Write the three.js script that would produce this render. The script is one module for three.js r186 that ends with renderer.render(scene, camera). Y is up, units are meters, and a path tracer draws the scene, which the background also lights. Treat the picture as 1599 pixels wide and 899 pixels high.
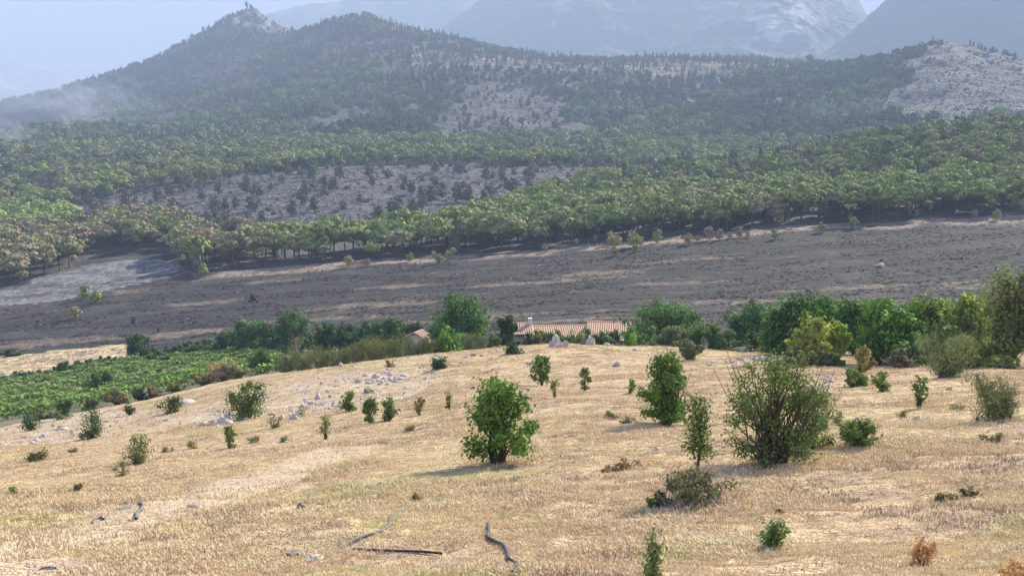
import * as THREE from 'three';
import { mergeGeometries } from 'three/addons/utils/BufferGeometryUtils.js';

// ---------------------------------------------------------------- camera, sky, sun, exposure
const scene = new THREE.Scene();
const F = 1803, CX = 799.5, CY = 449.5, PITCH = Math.atan((CY - 170) / F), CP = Math.cos(PITCH), SP = Math.sin(PITCH);
const camera = new THREE.PerspectiveCamera(2 * Math.atan(CY / F) * 180 / Math.PI, 1599 / 899, 0.1, 20000);
camera.position.set(0, 0, 0);
camera.rotation.x = -PITCH;
const renderer = new THREE.WebGLRenderer({ antialias: true });
renderer.toneMapping = THREE.LinearToneMapping;
renderer.toneMappingExposure = 2.55;
renderer.shadowMap.enabled = true;
{ // a hazy summer sky: paler towards the horizon
  const w = 64, h = 64, data = new Float32Array(w * h * 4);
  for (let j = 0; j < h; j++) {
    const el = Math.max(0, ((j + 0.5) / h - 0.5) * 2), k = Math.pow(1 - el, 3);
    const c = [0.15 + 0.23 * k, 0.195 + 0.185 * k, 0.38 + 0.11 * k];
    for (let i = 0; i < w; i++) data.set([...c, 1], (j * w + i) * 4);
  }
  const sky = new THREE.DataTexture(data, w, h, THREE.RGBAFormat, THREE.FloatType);
  sky.mapping = THREE.EquirectangularReflectionMapping; sky.magFilter = THREE.LinearFilter; sky.needsUpdate = true;
  scene.background = sky; scene.environment = sky;
}
const sun = new THREE.DirectionalLight(new THREE.Color(1, 0.915, 0.77), 5);
sun.position.set(53, 53, -69).multiplyScalar(3); sun.castShadow = true;
sun.shadow.mapSize.set(4096, 4096);
Object.assign(sun.shadow.camera, { left: -160, right: 160, top: 160, bottom: -160, near: 1, far: 900 });
sun.target.position.set(0, -20, -60); scene.add(sun, sun.target);
sun.position.add(sun.target.position);
scene.fog = new THREE.FogExp2(new THREE.Color().setRGB(0.56, 0.74, 1.0), 0.00032);

// ---------------------------------------------------------------- numbers
let seed = 12345;
const rnd = () => { seed = (seed + 0x6d2b79f5) | 0; let t = Math.imul(seed ^ (seed >>> 15), 1 | seed); t = (t + Math.imul(t ^ (t >>> 7), 61 | t)) ^ t; return ((t ^ (t >>> 14)) >>> 0) / 4294967296; };
const rr = (a, b) => a + (b - a) * rnd();
const gauss = () => (rnd() + rnd() + rnd() - 1.5) * 1.3;
const mix = (a, b, k) => a + (b - a) * k, clamp = (x, a = 0, b = 1) => Math.min(b, Math.max(a, x));
const sst = (a, b, x) => { const k = clamp((x - a) / (b - a)); return k * k * (3 - 2 * k); };
const mixc = (a, b, k) => [mix(a[0], b[0], k), mix(a[1], b[1], k), mix(a[2], b[2], k)];
const hash = (x, y) => { let h = Math.imul(x, 374761393) ^ Math.imul(y, 668265263); h = Math.imul(h ^ (h >>> 13), 1274126177); return ((h ^ (h >>> 16)) >>> 0) / 4294967296; };
function vn(x, y) { // value noise, -1..1
  const i = Math.floor(x), j = Math.floor(y), fx = x - i, fy = y - j, u = fx * fx * (3 - 2 * fx), v = fy * fy * (3 - 2 * fy);
  return (mix(mix(hash(i, j), hash(i + 1, j), u), mix(hash(i, j + 1), hash(i + 1, j + 1), u), v)) * 2 - 1;
}
const fbm = (x, y, n = 4) => { let s = 0, a = 0.5; for (let k = 0; k < n; k++) { s += a * vn(x, y); x = x * 2.03 + 17.1; y = y * 2.03 + 5.3; a *= 0.5; } return s; };
const ridged = (x, y, n = 4) => { let s = 0, a = 0.5; for (let k = 0; k < n; k++) { s += a * (1 - Math.abs(vn(x, y)) * 2); x = x * 2.03 + 7.7; y = y * 2.03 + 3.1; a *= 0.5; } return s; };

// a photo pixel gives a direction; a depth (metres along -z) makes it a point
function W(px, py, d) { const u = (px - CX) / F, v = (CY - py) / F, k = d / (CP + v * SP); return [u * k, (v * CP - SP) * k, d]; }
function proj(x, y, d) { const fc = d * CP - y * SP, vc = y * CP + d * SP; return [CX + F * x / fc, CY - F * vc / fc]; }

// ---------------------------------------------------------------- lie of the land: heights along rows of equal depth
const ROWS = [
  [6, [[0, 1180], [800, 1140], [1600, 1100]]],
  [10, [[0, 985], [800, 945], [1600, 905]]],
  [16, [[0, 868], [400, 850], [800, 828], [1600, 790]]],
  [27, [[0, 775], [400, 752], [800, 722], [1200, 696], [1600, 668]]],
  [45, [[0, 715], [200, 698], [400, 680], [600, 655], [800, 632], [1200, 612], [1600, 592]]],
  [65, [[0, 690], [200, 664], [400, 632], [600, 605], [800, 584], [1200, 576], [1600, 568]]],
  [90, [[0, 672], [200, 640], [400, 594], [600, 562], [800, 542], [880, 538], [1000, 541], [1200, 550], [1600, 550]]],
  [110, [[0, 655], [200, 624], [400, 586], [600, 572], [800, 562], [1000, 560], [1200, 558], [1400, 550], [1600, 540]]],
  [135, [[0, 628], [200, 602], [400, 573], [600, 560], [800, 550], [1000, 545], [1200, 540], [1600, 515]]],
  [170, [[0, 590], [200, 570], [400, 548], [600, 530], [800, 516], [1200, 502], [1600, 480]]],
  [210, [[0, 545], [200, 530], [400, 512], [600, 495], [800, 482], [1200, 462], [1600, 440]]],
  [255, [[0, 495], [400, 462], [800, 430], [1200, 402], [1600, 378]]],
  [300, [[0, 455], [200, 438], [400, 420], [800, 390], [1200, 358], [1600, 332]]],
  [340, [[0, 420], [200, 405], [400, 395], [800, 370], [1200, 334], [1600, 302]]],
  [400, [[0, 380], [200, 370], [400, 352], [800, 334], [1000, 322], [1200, 300], [1400, 270], [1600, 250]]],
  [480, [[0, 335], [400, 310], [800, 295], [1000, 290], [1200, 268], [1400, 232], [1600, 212]]],
  [560, [[0, 300], [400, 275], [800, 266], [1000, 272], [1200, 262], [1400, 240], [1600, 225]]],
  [650, [[0, 268], [400, 250], [800, 248], [1000, 258], [1200, 262], [1600, 240]]],
  [760, [[0, 245], [400, 232], [800, 228], [1200, 235], [1400, 222], [1600, 205]]],
  [964, [[0, 226], [200, 214], [400, 202], [600, 190], [800, 188], [1000, 182], [1200, 176], [1300, 172], [1400, 150], [1500, 128], [1600, 130]]],
  [1100, [[0, 218], [200, 200], [400, 180], [600, 160], [700, 150], [800, 150], [1000, 148], [1200, 138], [1300, 128], [1400, 98], [1480, 80], [1540, 88], [1600, 96], [1700, 115]]],
  [1168, [[0, 215], [200, 194], [400, 170], [600, 142], [700, 130], [800, 130], [900, 132], [1000, 134], [1100, 130], [1200, 120], [1300, 112], [1400, 94], [1480, 76], [1540, 84], [1600, 98], [1700, 115]]],
  [1236, [[0, 212], [200, 188], [400, 160], [600, 120], [700, 102], [800, 103], [900, 110], [1000, 118], [1100, 116], [1200, 108], [1300, 110], [1400, 100], [1500, 92], [1600, 108]]],
  [1372, [[0, 206], [200, 176], [400, 138], [600, 92], [700, 92], [800, 97], [900, 104], [1000, 104], [1100, 104], [1200, 103], [1300, 110], [1400, 110], [1600, 120]]],
  [1559, [[0, 198], [200, 158], [400, 108], [560, 62], [700, 74], [800, 88], [1000, 98], [1200, 100], [1300, 106], [1400, 120], [1600, 130]]],
  [1763, [[0, 184], [200, 135], [300, 100], [400, 72], [480, 52], [520, 36], [560, 29], [600, 38], [650, 50], [700, 58], [800, 88], [900, 102], [1200, 110], [1600, 140]]],
  [2018, [[0, 167], [100, 142], [200, 110], [250, 88], [300, 64], [325, 52], [345, 36], [362, 24], [378, 18], [402, 23], [425, 40], [480, 56], [560, 58], [700, 90], [900, 120], [1600, 150]]],
  [2358, [[0, 178], [200, 150], [375, 90], [560, 95], [800, 130], [1600, 160]]],
  [3038, [[0, 182], [400, 170], [800, 175], [1600, 180]]],
].map(([d, pts]) => ({ d, ld: Math.log(d), pts }));
const shrink = (d) => d > 760 ? 760 + (d - 760) / 1.7 : d; // the hill's own depth scale
const TN = 600, TMAX = 0.75; // tangent table -TMAX..TMAX
function pchip(xs, ys) { // monotone cubic through points
  const n = xs.length, h = [], s = [], m = new Array(n).fill(0);
  for (let i = 0; i < n - 1; i++) { h[i] = xs[i + 1] - xs[i]; s[i] = (ys[i + 1] - ys[i]) / h[i]; }
  for (let i = 1; i < n - 1; i++) m[i] = s[i - 1] * s[i] > 0 ? 2 / (1 / s[i - 1] + 1 / s[i]) : 0;
  m[0] = s[0] || 0; m[n - 1] = s[n - 2] || 0;
  return (x) => {
    if (x <= xs[0]) return ys[0] + m[0] * Math.max(x - xs[0], -0.3);
    if (x >= xs[n - 1]) return ys[n - 1] + m[n - 1] * Math.min(x - xs[n - 1], 0.3) * 0.5;
    let i = 0; while (x > xs[i + 1]) i++;
    const t = (x - xs[i]) / h[i], t2 = t * t, t3 = t2 * t;
    return ys[i] * (2 * t3 - 3 * t2 + 1) + h[i] * m[i] * (t3 - 2 * t2 + t) + ys[i + 1] * (3 * t2 - 2 * t3) + h[i] * m[i + 1] * (t3 - t2);
  };
}
for (const r of ROWS) {
  const ts = [], ys = [];
  for (const [px, py] of r.pts) { const p = W(px, py, r.d); ts.push(p[0] / r.d); ys.push(p[1]); }
  const f = pchip(ts, ys); r.tab = new Float32Array(TN + 1);
  for (let i = 0; i <= TN; i++) r.tab[i] = f(-TMAX + 2 * TMAX * i / TN);
}
function rowY(r, t) { const k = clamp((t + TMAX) / (2 * TMAX) * TN, 0, TN - 1e-4), i = k | 0; return mix(r.tab[i], r.tab[i + 1], k - i); }
function baseH(x, d) {
  if (d <= 6) return rowY(ROWS[0], clamp(x / 6, -TMAX, TMAX)) + (6 - d) * 0.27 + (Math.abs(x) > 4.5 ? Math.sign(x) * Math.min(Math.abs(x) - 4.5, 40) * 0.08 : 0);
  const t = x / d, n = ROWS.length;
  let i = 0; while (i < n - 2 && d > ROWS[i + 1].d) i++;
  const a = ROWS[Math.max(0, i - 1)], b = ROWS[i], c = ROWS[i + 1], e = ROWS[Math.min(n - 1, i + 2)];
  const yb = rowY(b, t), yc = rowY(c, t), h = c.d - b.d, s = (yc - yb) / h;
  let mb = s, mc = s;
  if (a !== b) { const s0 = (yb - rowY(a, t)) / (b.d - a.d); mb = s0 * s > 0 ? 2 / (1 / s0 + 1 / s) : 0; }
  if (e !== c) { const s1 = (rowY(e, t) - yc) / (e.d - c.d); mc = s1 * s > 0 ? 2 / (1 / s1 + 1 / s) : 0; }
  const k = clamp((d - b.d) / h, 0, 1.5), k2 = k * k, k3 = k2 * k;
  const side = Math.abs(t) > TMAX ? Math.sign(t) * Math.min((Math.abs(t) - TMAX) * d, 40) * 0.08 : 0;
  return side + yb * (2 * k3 - 3 * k2 + 1) + h * mb * (k3 - 2 * k2 + k) + yc * (3 * k2 - 2 * k3) + h * mc * (k3 - k2);
}
function relief(x, d) {
  let y = 0; const hd = shrink(d);
  if (d < 160) y += (0.10 * vn(x * 0.35, d * 0.35) + 0.05 * vn(x * 1.1 + 9, d * 1.1) + 0.022 * vn(x * 3.3, d * 3.3 + 4)) * (1 - sst(110, 160, d));
  if (d > 90) y += sst(90, 150, d) * (0.25 * fbm(x * 0.06, d * 0.12, 3) + 0.10 * vn(x * 0.5, d * 0.9));
  if (d > 380) y += sst(380, 600, d) * (1.1 * fbm(x * 0.03, d * 0.03, 3) + 0.5 * vn(x * 0.2, d * 0.2));
  if (d > 760) y += sst(760, 960, d) * (7 * fbm(x * 0.010, d * 0.012, 3) + 5 * (ridged(x * 0.016 + 0.004 * d, d * 0.010, 3) - 0.3) * sst(1330, 1180, hd) + 1.6 * ridged(x * 0.05, d * 0.05, 3));
  if (hd > 1380) { const t = x / d; y += sst(0.06, 0.02, Math.abs(t + 0.232)) * sst(1380, 1460, hd) * (13 * (ridged(x * 0.03, d * 0.03, 4) - 0.3) + 6 * vn(x * 0.09, d * 0.06)); }
  return y;
}
const H = (x, d) => baseH(x, d) + relief(x, d);
const HIT = new Map();
function hit(px, py, dMin = 7, dMax = 2800) { // where the line of sight meets the ground
  const p1 = W(px, py, 1), f = (d) => p1[1] * d - H(p1[0] * d, d);
  let d0 = dMin;
  for (let d = dMin; d < dMax; d *= 1.012) {
    if (f(d) < 0) { let a = d0, b = d; for (let k = 0; k < 18; k++) { const m = (a + b) / 2; f(m) < 0 ? b = m : a = m; } return [p1[0] * b, H(p1[0] * b, b), b]; }
    d0 = d;
  }
  return null;
}
const at = (px, d) => { const t = (px - CX) / F / (CP + (CY - 450) / F * SP); const x = t * d; return [x, H(x, d), d]; };
function inPoly(p, x, y) { let c = false; for (let i = 0, j = p.length - 1; i < p.length; j = i++) if ((p[i][1] > y) !== (p[j][1] > y) && x < (p[j][0] - p[i][0]) * (y - p[i][1]) / (p[j][1] - p[i][1]) + p[i][0]) c = !c; return c; }

// ---------------------------------------------------------------- naming
const taken = new Map();
function numbered(n) { const k = taken.get(n) || 0; taken.set(n, k + 1); return k ? `${n}_${String(k).padStart(3, '0')}` : n; }
function tag(o, label, category, group, kind) { o.userData.label = label; o.userData.category = category; if (group) o.userData.group = group; if (kind) o.userData.kind = kind; return o; }
function shadows(o) { o.traverse((m) => { if (m.isMesh) { m.castShadow = true; m.receiveShadow = true; } }); return o; }
function top(o, name) { o.name = numbered(name); scene.add(o); shadows(o); return o; }
function part(parent, name, geo, mat) { const m = new THREE.Mesh(geo, mat); m.name = name; parent.add(m); return m; }
const rgb = (r, g, b) => new THREE.Color().setRGB(r, g, b);

// ---------------------------------------------------------------- grain textures (repeating, metres)
function grain(n, fn, srgb = true) {
  const data = new Uint8Array(n * n * 4);
  for (let j = 0; j < n; j++) for (let i = 0; i < n; i++) { const c = fn(i, j, n), o = (j * n + i) * 4; data[o] = clamp(c[0]) * 255; data[o + 1] = clamp(c[1]) * 255; data[o + 2] = clamp(c[2]) * 255; data[o + 3] = 255; }
  const t = new THREE.DataTexture(data, n, n); t.wrapS = t.wrapT = THREE.RepeatWrapping; t.magFilter = THREE.LinearFilter; t.minFilter = THREE.LinearMipmapLinearFilter; t.generateMipmaps = true;
  if (srgb) t.colorSpace = THREE.SRGBColorSpace; t.needsUpdate = true; return t;
}
function tnoise(n, period, sx = 1, sy = 1, off = 0) { // tileable value noise sampled on n x n
  const a = new Float32Array(n * n), px = period * sx, py = period * sy;
  for (let j = 0; j < n; j++) for (let i = 0; i < n; i++) {
    const x = i / n * px, y = j / n * py, ix = Math.floor(x), iy = Math.floor(y), fx = x - ix, fy = y - iy, u = fx * fx * (3 - 2 * fx), v = fy * fy * (3 - 2 * fy);
    const h = (p, q) => hash(((p % px) + px) % px + off * 131, ((q % py) + py) % py + off * 57);
    a[j * n + i] = mix(mix(h(ix, iy), h(ix + 1, iy), u), mix(h(ix, iy + 1), h(ix + 1, iy + 1), u), v);
  }
  return a;
}
const grassGrain = (() => { // straw: short pale and dark dashes
  const n = 512, a = tnoise(n, 24, 1, 1, 1), b = tnoise(n, 64, 1, 1, 2), c = tnoise(n, 128, 1, 1, 3), e = tnoise(n, 8, 1, 1, 4);
  return grain(n, (i, j) => { const o = j * n + i, k = 0.30 * a[o] + 0.35 * b[o] + 0.35 * c[o] + 0.15 * (e[o] - 0.5), v = 0.68 + 0.62 * k; return [v, v * 0.985, v * 0.95]; });
})();
const charGrain = (() => {
  const n = 512, a = tnoise(n, 12, 1, 1, 5), b = tnoise(n, 40, 1, 1, 6), c = tnoise(n, 128, 1, 1, 7);
  return grain(n, (i, j) => { const o = j * n + i, k = 0.3 * a[o] + 0.4 * b[o] + 0.4 * c[o]; const v = 0.5 + 0.75 * k; return [v, v, v]; });
})();
const bumpGrain = (() => { const n = 512, a = tnoise(n, 20, 1, 1, 8), b = tnoise(n, 60, 1, 1, 9), c = tnoise(n, 170, 1, 1, 10); return grain(n, (i, j) => { const o = j * n + i, v = 0.35 * a[o] + 0.35 * b[o] + 0.3 * c[o]; return [v, v, v]; }, false); })();
// ---------------------------------------------------------------- ground: one grid, shared out between the fields it is made of
const PLAIN_BARE = [[95, 345], [110, 318], [200, 300], [330, 285], [420, 272], [560, 258], [700, 251], [880, 258], [1012, 264], [1015, 282], [900, 300], [820, 318], [700, 340], [560, 352], [430, 392], [330, 372], [250, 352]];
const HILL_BARE = [[680, 205], [715, 160], [760, 138], [860, 140], [880, 165], [870, 225], [790, 228], [700, 222]];
const HILL_ROCKY = [[1372, 190], [1400, 150], [1408, 118], [1390, 95], [1440, 74], [1500, 66], [1560, 80], [1640, 95], [1640, 190], [1560, 178], [1480, 192]];
const ASH = [[-80, 470], [-80, 452], [30, 448], [60, 430], [130, 415], [200, 404], [268, 405], [282, 420], [250, 436], [170, 452], [90, 470], [0, 478]];
const front = (px) => 300 + (px < 300 ? sst(310, 250, px) * 55 * sst(90, 170, px) + sst(200, 60, px) * (4 + 14 * sst(20, 90, px)) : 0) + 5 * vn(px * 0.02, 3.3);      // where the woods begin behind the burned field
const slopeEdge = pchip([-300, 0, 100, 200, 300, 420, 520, 650, 800, 1000, 1300, 1600, 1900], [92, 96, 100, 104, 106, 106, 103, 98, 98, 100, 96, 92, 92]); // where the dry slope ends
const vineFar = pchip([-300, 0, 100, 190, 320, 480, 560, 700], [160, 164, 168, 178, 184, 188, 160, 110]);
function zone(x, d, px, py) {
  const n = 4 * vn(x * 0.15, d * 0.15);
  if (d < slopeEdge(px) + n * 0.5) return 0;
  if (px < 640 && d < vineFar(px) + 1.5 * vn(x * 0.5, d * 0.5)) return 1;
  if (d < front(px) + n + 6) return 2;
  if (d < 790) return 3;
  return 4;
}
const STUBBLE = [[830, 441, 14, 2.5], [950, 426, 10, 2.5], [1090, 405, 12, 2.5], [1330, 450, 18, 2], [1500, 448, 15, 2], [1060, 442, 9, 2], [320, 472, 8, 3], [200, 455, 6, 4], [560, 478, 20, 3], [700, 500, 12, 3], [820, 490, 14, 3], [900, 499, 12, 2.5], [1150, 470, 12, 3], [1450, 470, 14, 2.5], [620, 447, 10, 2.5], [1250, 478, 12, 2.5], [480, 500, 12, 3], [80, 535, 16, 4], [300, 520, 14, 4], [420, 440, 8, 2]].map(([a, b, rx, rd]) => { const q = hit(a, b, 110, 330); return [q[0], q[2], rx, rd]; });
const PATH = [[-60, 905], [0, 872], [120, 832], [250, 800], [330, 772], [400, 750], [460, 730], [520, 705]].map(([a, b]) => hit(a, b));
function pathNear(x, d) { let m = 9; for (let i = 0; i < PATH.length - 1; i++) { const [ax, , ad] = PATH[i], [bx, , bd] = PATH[i + 1], ux = bx - ax, ud = bd - ad, k = clamp(((x - ax) * ux + (d - ad) * ud) / (ux * ux + ud * ud)); m = Math.min(m, Math.hypot(x - ax - ux * k, (d - ad - ud * k)) / (0.9 + 0.012 * d)); } return m; }
const ROCKY_SLOPE = [[0, 700], [0, 655], [140, 640], [300, 640], [430, 600], [560, 580], [650, 570], [700, 590], [640, 620], [540, 640], [430, 650], [300, 662], [130, 690]];
function groundColor(z, x, d, px, py) {
  const fine = rnd() - 0.5;
  if (z === 0) { // dry grass: straw, pinkish bare earth, dull brown patches, a few green-yellow ones
    const a = fbm(x * 0.16, d * 0.16, 3), b = fbm(x * 0.7 + 31, d * 0.7, 3), c = vn(x * 2.1, d * 2.1 + 77);
    let col = mixc([0.55, 0.425, 0.235], [0.52, 0.385, 0.23], sst(-0.3, 0.4, a + (d > 45 ? 0.2 : 0)));
    col = mixc(col, [0.58, 0.465, 0.26], sst(0.05, 0.5, b) * 0.6);
    col = mixc(col, [0.31, 0.22, 0.135], sst(0.05, 0.42, -b + 0.25 * c) * 0.85);
    col = mixc(col, [0.46, 0.43, 0.17], sst(0.30, 0.5, fbm(x * 0.33 - 50, d * 0.33, 3)) * 0.55);
    const p = pathNear(x, d);
    col = mixc(col, [0.53, 0.43, 0.31], sst(1.2, 0.2, p + 1.0 * b + 0.2 * c) * 0.6);
    if (d > 36 && inPoly(ROCKY_SLOPE, px, py)) col = mixc(col, [0.54, 0.47, 0.41], sst(0.0, 0.45, c * 0.6 + b) * 0.8);
    const k = 1 + 0.22 * fine + 0.08 * c; return col.map((v) => v * k);
  }
  if (z === 1) { const k = 1 + 0.3 * fine; return mixc([0.17, 0.135, 0.08], [0.07, 0.095, 0.035], sst(-0.3, 0.2, fbm(x * 0.4, d * 0.4, 3))).map((v) => v * k); }
  if (z === 2) {
    const wx = x + 9 * vn(x * 0.03, d * 0.05), wd = d + 0.05 * x + 5 * vn(x * 0.04 + 7, d * 0.04), s = fbm(wx * 0.03 + 4, wd * 0.11, 4), s2 = fbm(wx * 0.11, wd * 0.30 + 50, 4), n = fbm(x * 0.5, d * 0.6, 3);
    let col = mixc([0.0115, 0.0092, 0.0078], [0.036, 0.0285, 0.0225], sst(-0.3, 0.4, s2));
    const tan = [0.25, 0.185, 0.125]; let patch = 0; // stubble the fire jumped
    for (const [cx, cd, rx, rd] of STUBBLE) { const q = Math.hypot((x - cx) / rx, (d - cd + (x - cx) * 0.04) / rd); if (q < 1.7) patch = Math.max(patch, 1 - q / 1.7); }
    col = mixc(col, tan, sst(0.30, 0.75, patch * 1.1 + 0.7 * s2 + 0.35 * n) * 0.62);
    col = mixc(col, [0.085, 0.066, 0.05], sst(0.2, 0.55, s + 0.5 * s2 + 0.2 * n) * 0.45);
    const e = front(px) - d; // pale track and unburned fringe along the trees
    col = mixc(col, [0.33, 0.25, 0.18], sst(9, 3, Math.abs(e - 7 - 4 * s)) * sst(-0.35, 0.05, s2 + 0.2) * sst(250, 380, px) * 0.85);
    if (px < 196 && d < 202 + 6 * s2) col = mixc([0.56, 0.43, 0.25], [0.50, 0.37, 0.21], n + 0.5);       // strip of stubble left of the vines
    if (inPoly(ASH, px + 10 * s2, py + 4 * n)) col = mixc([0.24, 0.235, 0.23], [0.09, 0.087, 0.087], sst(-0.2, 0.3, s2 + n));
    const k = 1 + 0.6 * fine + 0.6 * n, w = rnd() < 0.006 ? 2.1 : 1; return col.map((v) => v * k * w);
  }
  if (z === 3) {
    const s2 = fbm(x * 0.09, d * 0.12, 4), n = fbm(x * 0.35, d * 0.35, 3);
    let col = mixc([0.07, 0.062, 0.058], [0.11, 0.095, 0.08], s2 + 0.5);
    if (inPoly(ASH, px + 10 * s2, py + 4 * n)) col = mixc([0.24, 0.235, 0.23], [0.09, 0.087, 0.087], sst(-0.2, 0.3, s2 + n));
    else if (inPoly(PLAIN_BARE, px + 60 * s2, py + 16 * n)) { col = mixc([0.045, 0.041, 0.042], [0.09, 0.081, 0.079], sst(-0.25, 0.3, s2)); col = mixc(col, [0.24, 0.22, 0.205], sst(0.14, 0.34, n) * 0.55); col = mixc(col, [0.06, 0.055, 0.055], sst(0.15, 0.4, -n) * 0.6); }
    const k = 1 + 0.5 * fine; return col.map((v) => v * k);
  }
  const s2 = fbm(x * 0.015, d * 0.02, 4), n = fbm(x * 0.09, d * 0.09, 3); d = shrink(d);
  let col = mixc([0.065, 0.06, 0.048], [0.11, 0.094, 0.076], s2 + 0.5);
  if (inPoly(HILL_BARE, px + 70 * s2, py + 30 * n)) col = mixc([0.065, 0.056, 0.051], [0.135, 0.116, 0.105], sst(-0.1, 0.4, n));
  if (inPoly(HILL_ROCKY, px + 50 * s2, py + 26 * n)) col = mixc([0.068, 0.06, 0.055], [0.175, 0.155, 0.142], sst(-0.15, 0.4, n));
  if (px > 300 && px < 480 && py < 62 && d > 1400) col = mixc([0.085, 0.082, 0.068], [0.235, 0.22, 0.20], sst(-0.05, 0.3, n));
  if (d > 1036 && d < 1230 && px > 640 && px < 1280) col = mixc(col, [0.28, 0.215, 0.155], sst(0.0, 0.3, s2 + 0.6 * n) * sst(1240, 1190, d));
  const k = 1 + 0.4 * fine; return col.map((v) => v * k);
}
{
  const ts = [-3, -2.4, -1.9, -1.5, -1.2, -1, -0.86];
  for (let t = -0.75; t < -0.49; t += 0.012) ts.push(t);
  for (let t = -0.49; t < 0.49; t += 0.0025) ts.push(t);
  for (let t = 0.49; t <= 0.751; t += 0.012) ts.push(t);
  ts.push(0.86, 1, 1.2, 1.5, 1.9, 2.4, 3);
  const ds = [];
  const span = (a, b, n, p = 1) => { for (let i = 0; i < n; i++) ds.push(p === 0 ? a * Math.pow(b / a, i / n) : a + (b - a) * i / n); };
  span(5, 9, 14, 0); span(9, 95, 300, 0); span(95, 340, 250, 0); span(340, 760, 190, 0); span(760, 1372, 140, 0); span(1372, 2052, 90, 0); span(2052, 3038, 16, 0); ds.push(3038);
  const nc = ts.length, nr = ds.length, P = new Float32Array(nc * nr * 3), C = new Float32Array(nc * nr * 3), U = new Float32Array(nc * nr * 2), Z = new Uint8Array(nc * nr);
  for (let j = 0; j < nr; j++) for (let i = 0; i < nc; i++) {
    const o = j * nc + i, d = ds[j], x = ts[i] * d, y = H(x, d), [px, py] = proj(x, y, d), z = zone(x, d, px, py);
    P.set([x, y, -d], o * 3); C.set(groundColor(z, x, d, px, py), o * 3); U.set([x, d], o * 2); Z[o] = z;
  }
  const tris = [[], [], [], [], []];
  for (let j = 0; j < nr - 1; j++) for (let i = 0; i < nc - 1; i++) { const a = j * nc + i, b = a + 1, c = a + nc, e = c + 1; tris[Z[a]].push(a, b, e, a, e, c); }
  const whole = new THREE.BufferGeometry(); whole.setAttribute('position', new THREE.BufferAttribute(P, 3)); whole.setIndex(tris.flat()); whole.computeVertexNormals();
  const N = whole.attributes.normal.array;
  const rep = (t, r) => { const c = t.clone(); c.repeat.set(1 / r, 1 / r); c.needsUpdate = true; return c; };
  const mats = [
    new THREE.MeshStandardMaterial({ vertexColors: true, roughness: 1, map: rep(grassGrain, 2.6), bumpMap: rep(bumpGrain, 3.1), bumpScale: 0.10 }),
    new THREE.MeshStandardMaterial({ vertexColors: true, roughness: 1, map: rep(grassGrain, 5) }),
    new THREE.MeshStandardMaterial({ vertexColors: true, roughness: 1, map: rep(charGrain, 23), bumpMap: rep(bumpGrain, 19), bumpScale: 0.5 }),
    new THREE.MeshStandardMaterial({ vertexColors: true, roughness: 1, map: rep(charGrain, 40), bumpMap: rep(bumpGrain, 50), bumpScale: 1.5 }),
    new THREE.MeshStandardMaterial({ vertexColors: true, roughness: 1, map: rep(charGrain, 90), bumpMap: rep(bumpGrain, 110), bumpScale: 3 }),
  ];
  const info = [
    ['dry_grass_ground', 'dry straw coloured hillside pasture with scattered bushes and stones', 'hillside'],
    ['vineyard_ground', 'earth and low green growth under the vine rows', 'vineyard ground'],
    ['burned_field', 'blackened burned field with tan streaks of unburned stubble', 'field'],
    ['valley_ground', 'charred valley floor below and beyond the pine woods', 'ground'],
    ['wooded_hill', 'hazy wooded hill with a flat cliff edged shoulder and a rocky knoll', 'hill'],
  ];
  tris.forEach((list, z) => {
    const map = new Map(), idx = new Uint32Array(list.length); let n = 0;
    for (let k = 0; k < list.length; k++) { let v = map.get(list[k]); if (v === undefined) { v = n++; map.set(list[k], v); } idx[k] = v; }
    const p = new Float32Array(n * 3), nn = new Float32Array(n * 3), c = new Float32Array(n * 3), u = new Float32Array(n * 2);
    for (const [o, v] of map) { for (let k = 0; k < 3; k++) { p[v * 3 + k] = P[o * 3 + k]; nn[v * 3 + k] = N[o * 3 + k]; c[v * 3 + k] = C[o * 3 + k]; } u[v * 2] = U[o * 2]; u[v * 2 + 1] = U[o * 2 + 1]; }
    const g = new THREE.BufferGeometry();
    g.setAttribute('position', new THREE.BufferAttribute(p, 3)); g.setAttribute('normal', new THREE.BufferAttribute(nn, 3)); g.setAttribute('color', new THREE.BufferAttribute(c, 3)); g.setAttribute('uv', new THREE.BufferAttribute(u, 2)); g.setIndex(new THREE.BufferAttribute(idx, 1));
    const m = new THREE.Mesh(g, mats[z]);
    tag(m, info[z][1], info[z][2], null, 'structure'); top(m, info[z][0]);
  });
  // the slope the camera stands on, beside and behind it
  const g = new THREE.BufferGeometry(), p = [], c = [], u = [], idx = [], nx = 60, nz = 30;
  for (let j = 0; j <= nz; j++) for (let i = 0; i <= nx; i++) {
    const d = 5 - j * 1.6, x = (i / nx * 2 - 1) * (j === 0 ? 15 : 15 + Math.min(1, j / 4) * 30), y = H(x, d);
    p.push(x, y, -d); c.push(...groundColor(0, x, 12 + d * 0.1, 800, 850)); u.push(x, d);
  }
  for (let j = 0; j < nz; j++) for (let i = 0; i < nx; i++) { const a = j * (nx + 1) + i; idx.push(a, a + nx + 1 + 1, a + 1, a, a + nx + 1, a + nx + 2); }
  g.setAttribute('position', new THREE.Float32BufferAttribute(p, 3)); g.setAttribute('color', new THREE.Float32BufferAttribute(c, 3)); g.setAttribute('uv', new THREE.Float32BufferAttribute(u, 2)); g.setIndex(idx); g.computeVertexNormals();
  top(tag(new THREE.Mesh(g, mats[0]), 'dry grass bank uphill of the pasture', 'hillside', null, 'structure'), 'grass_bank_ground');
}
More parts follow.
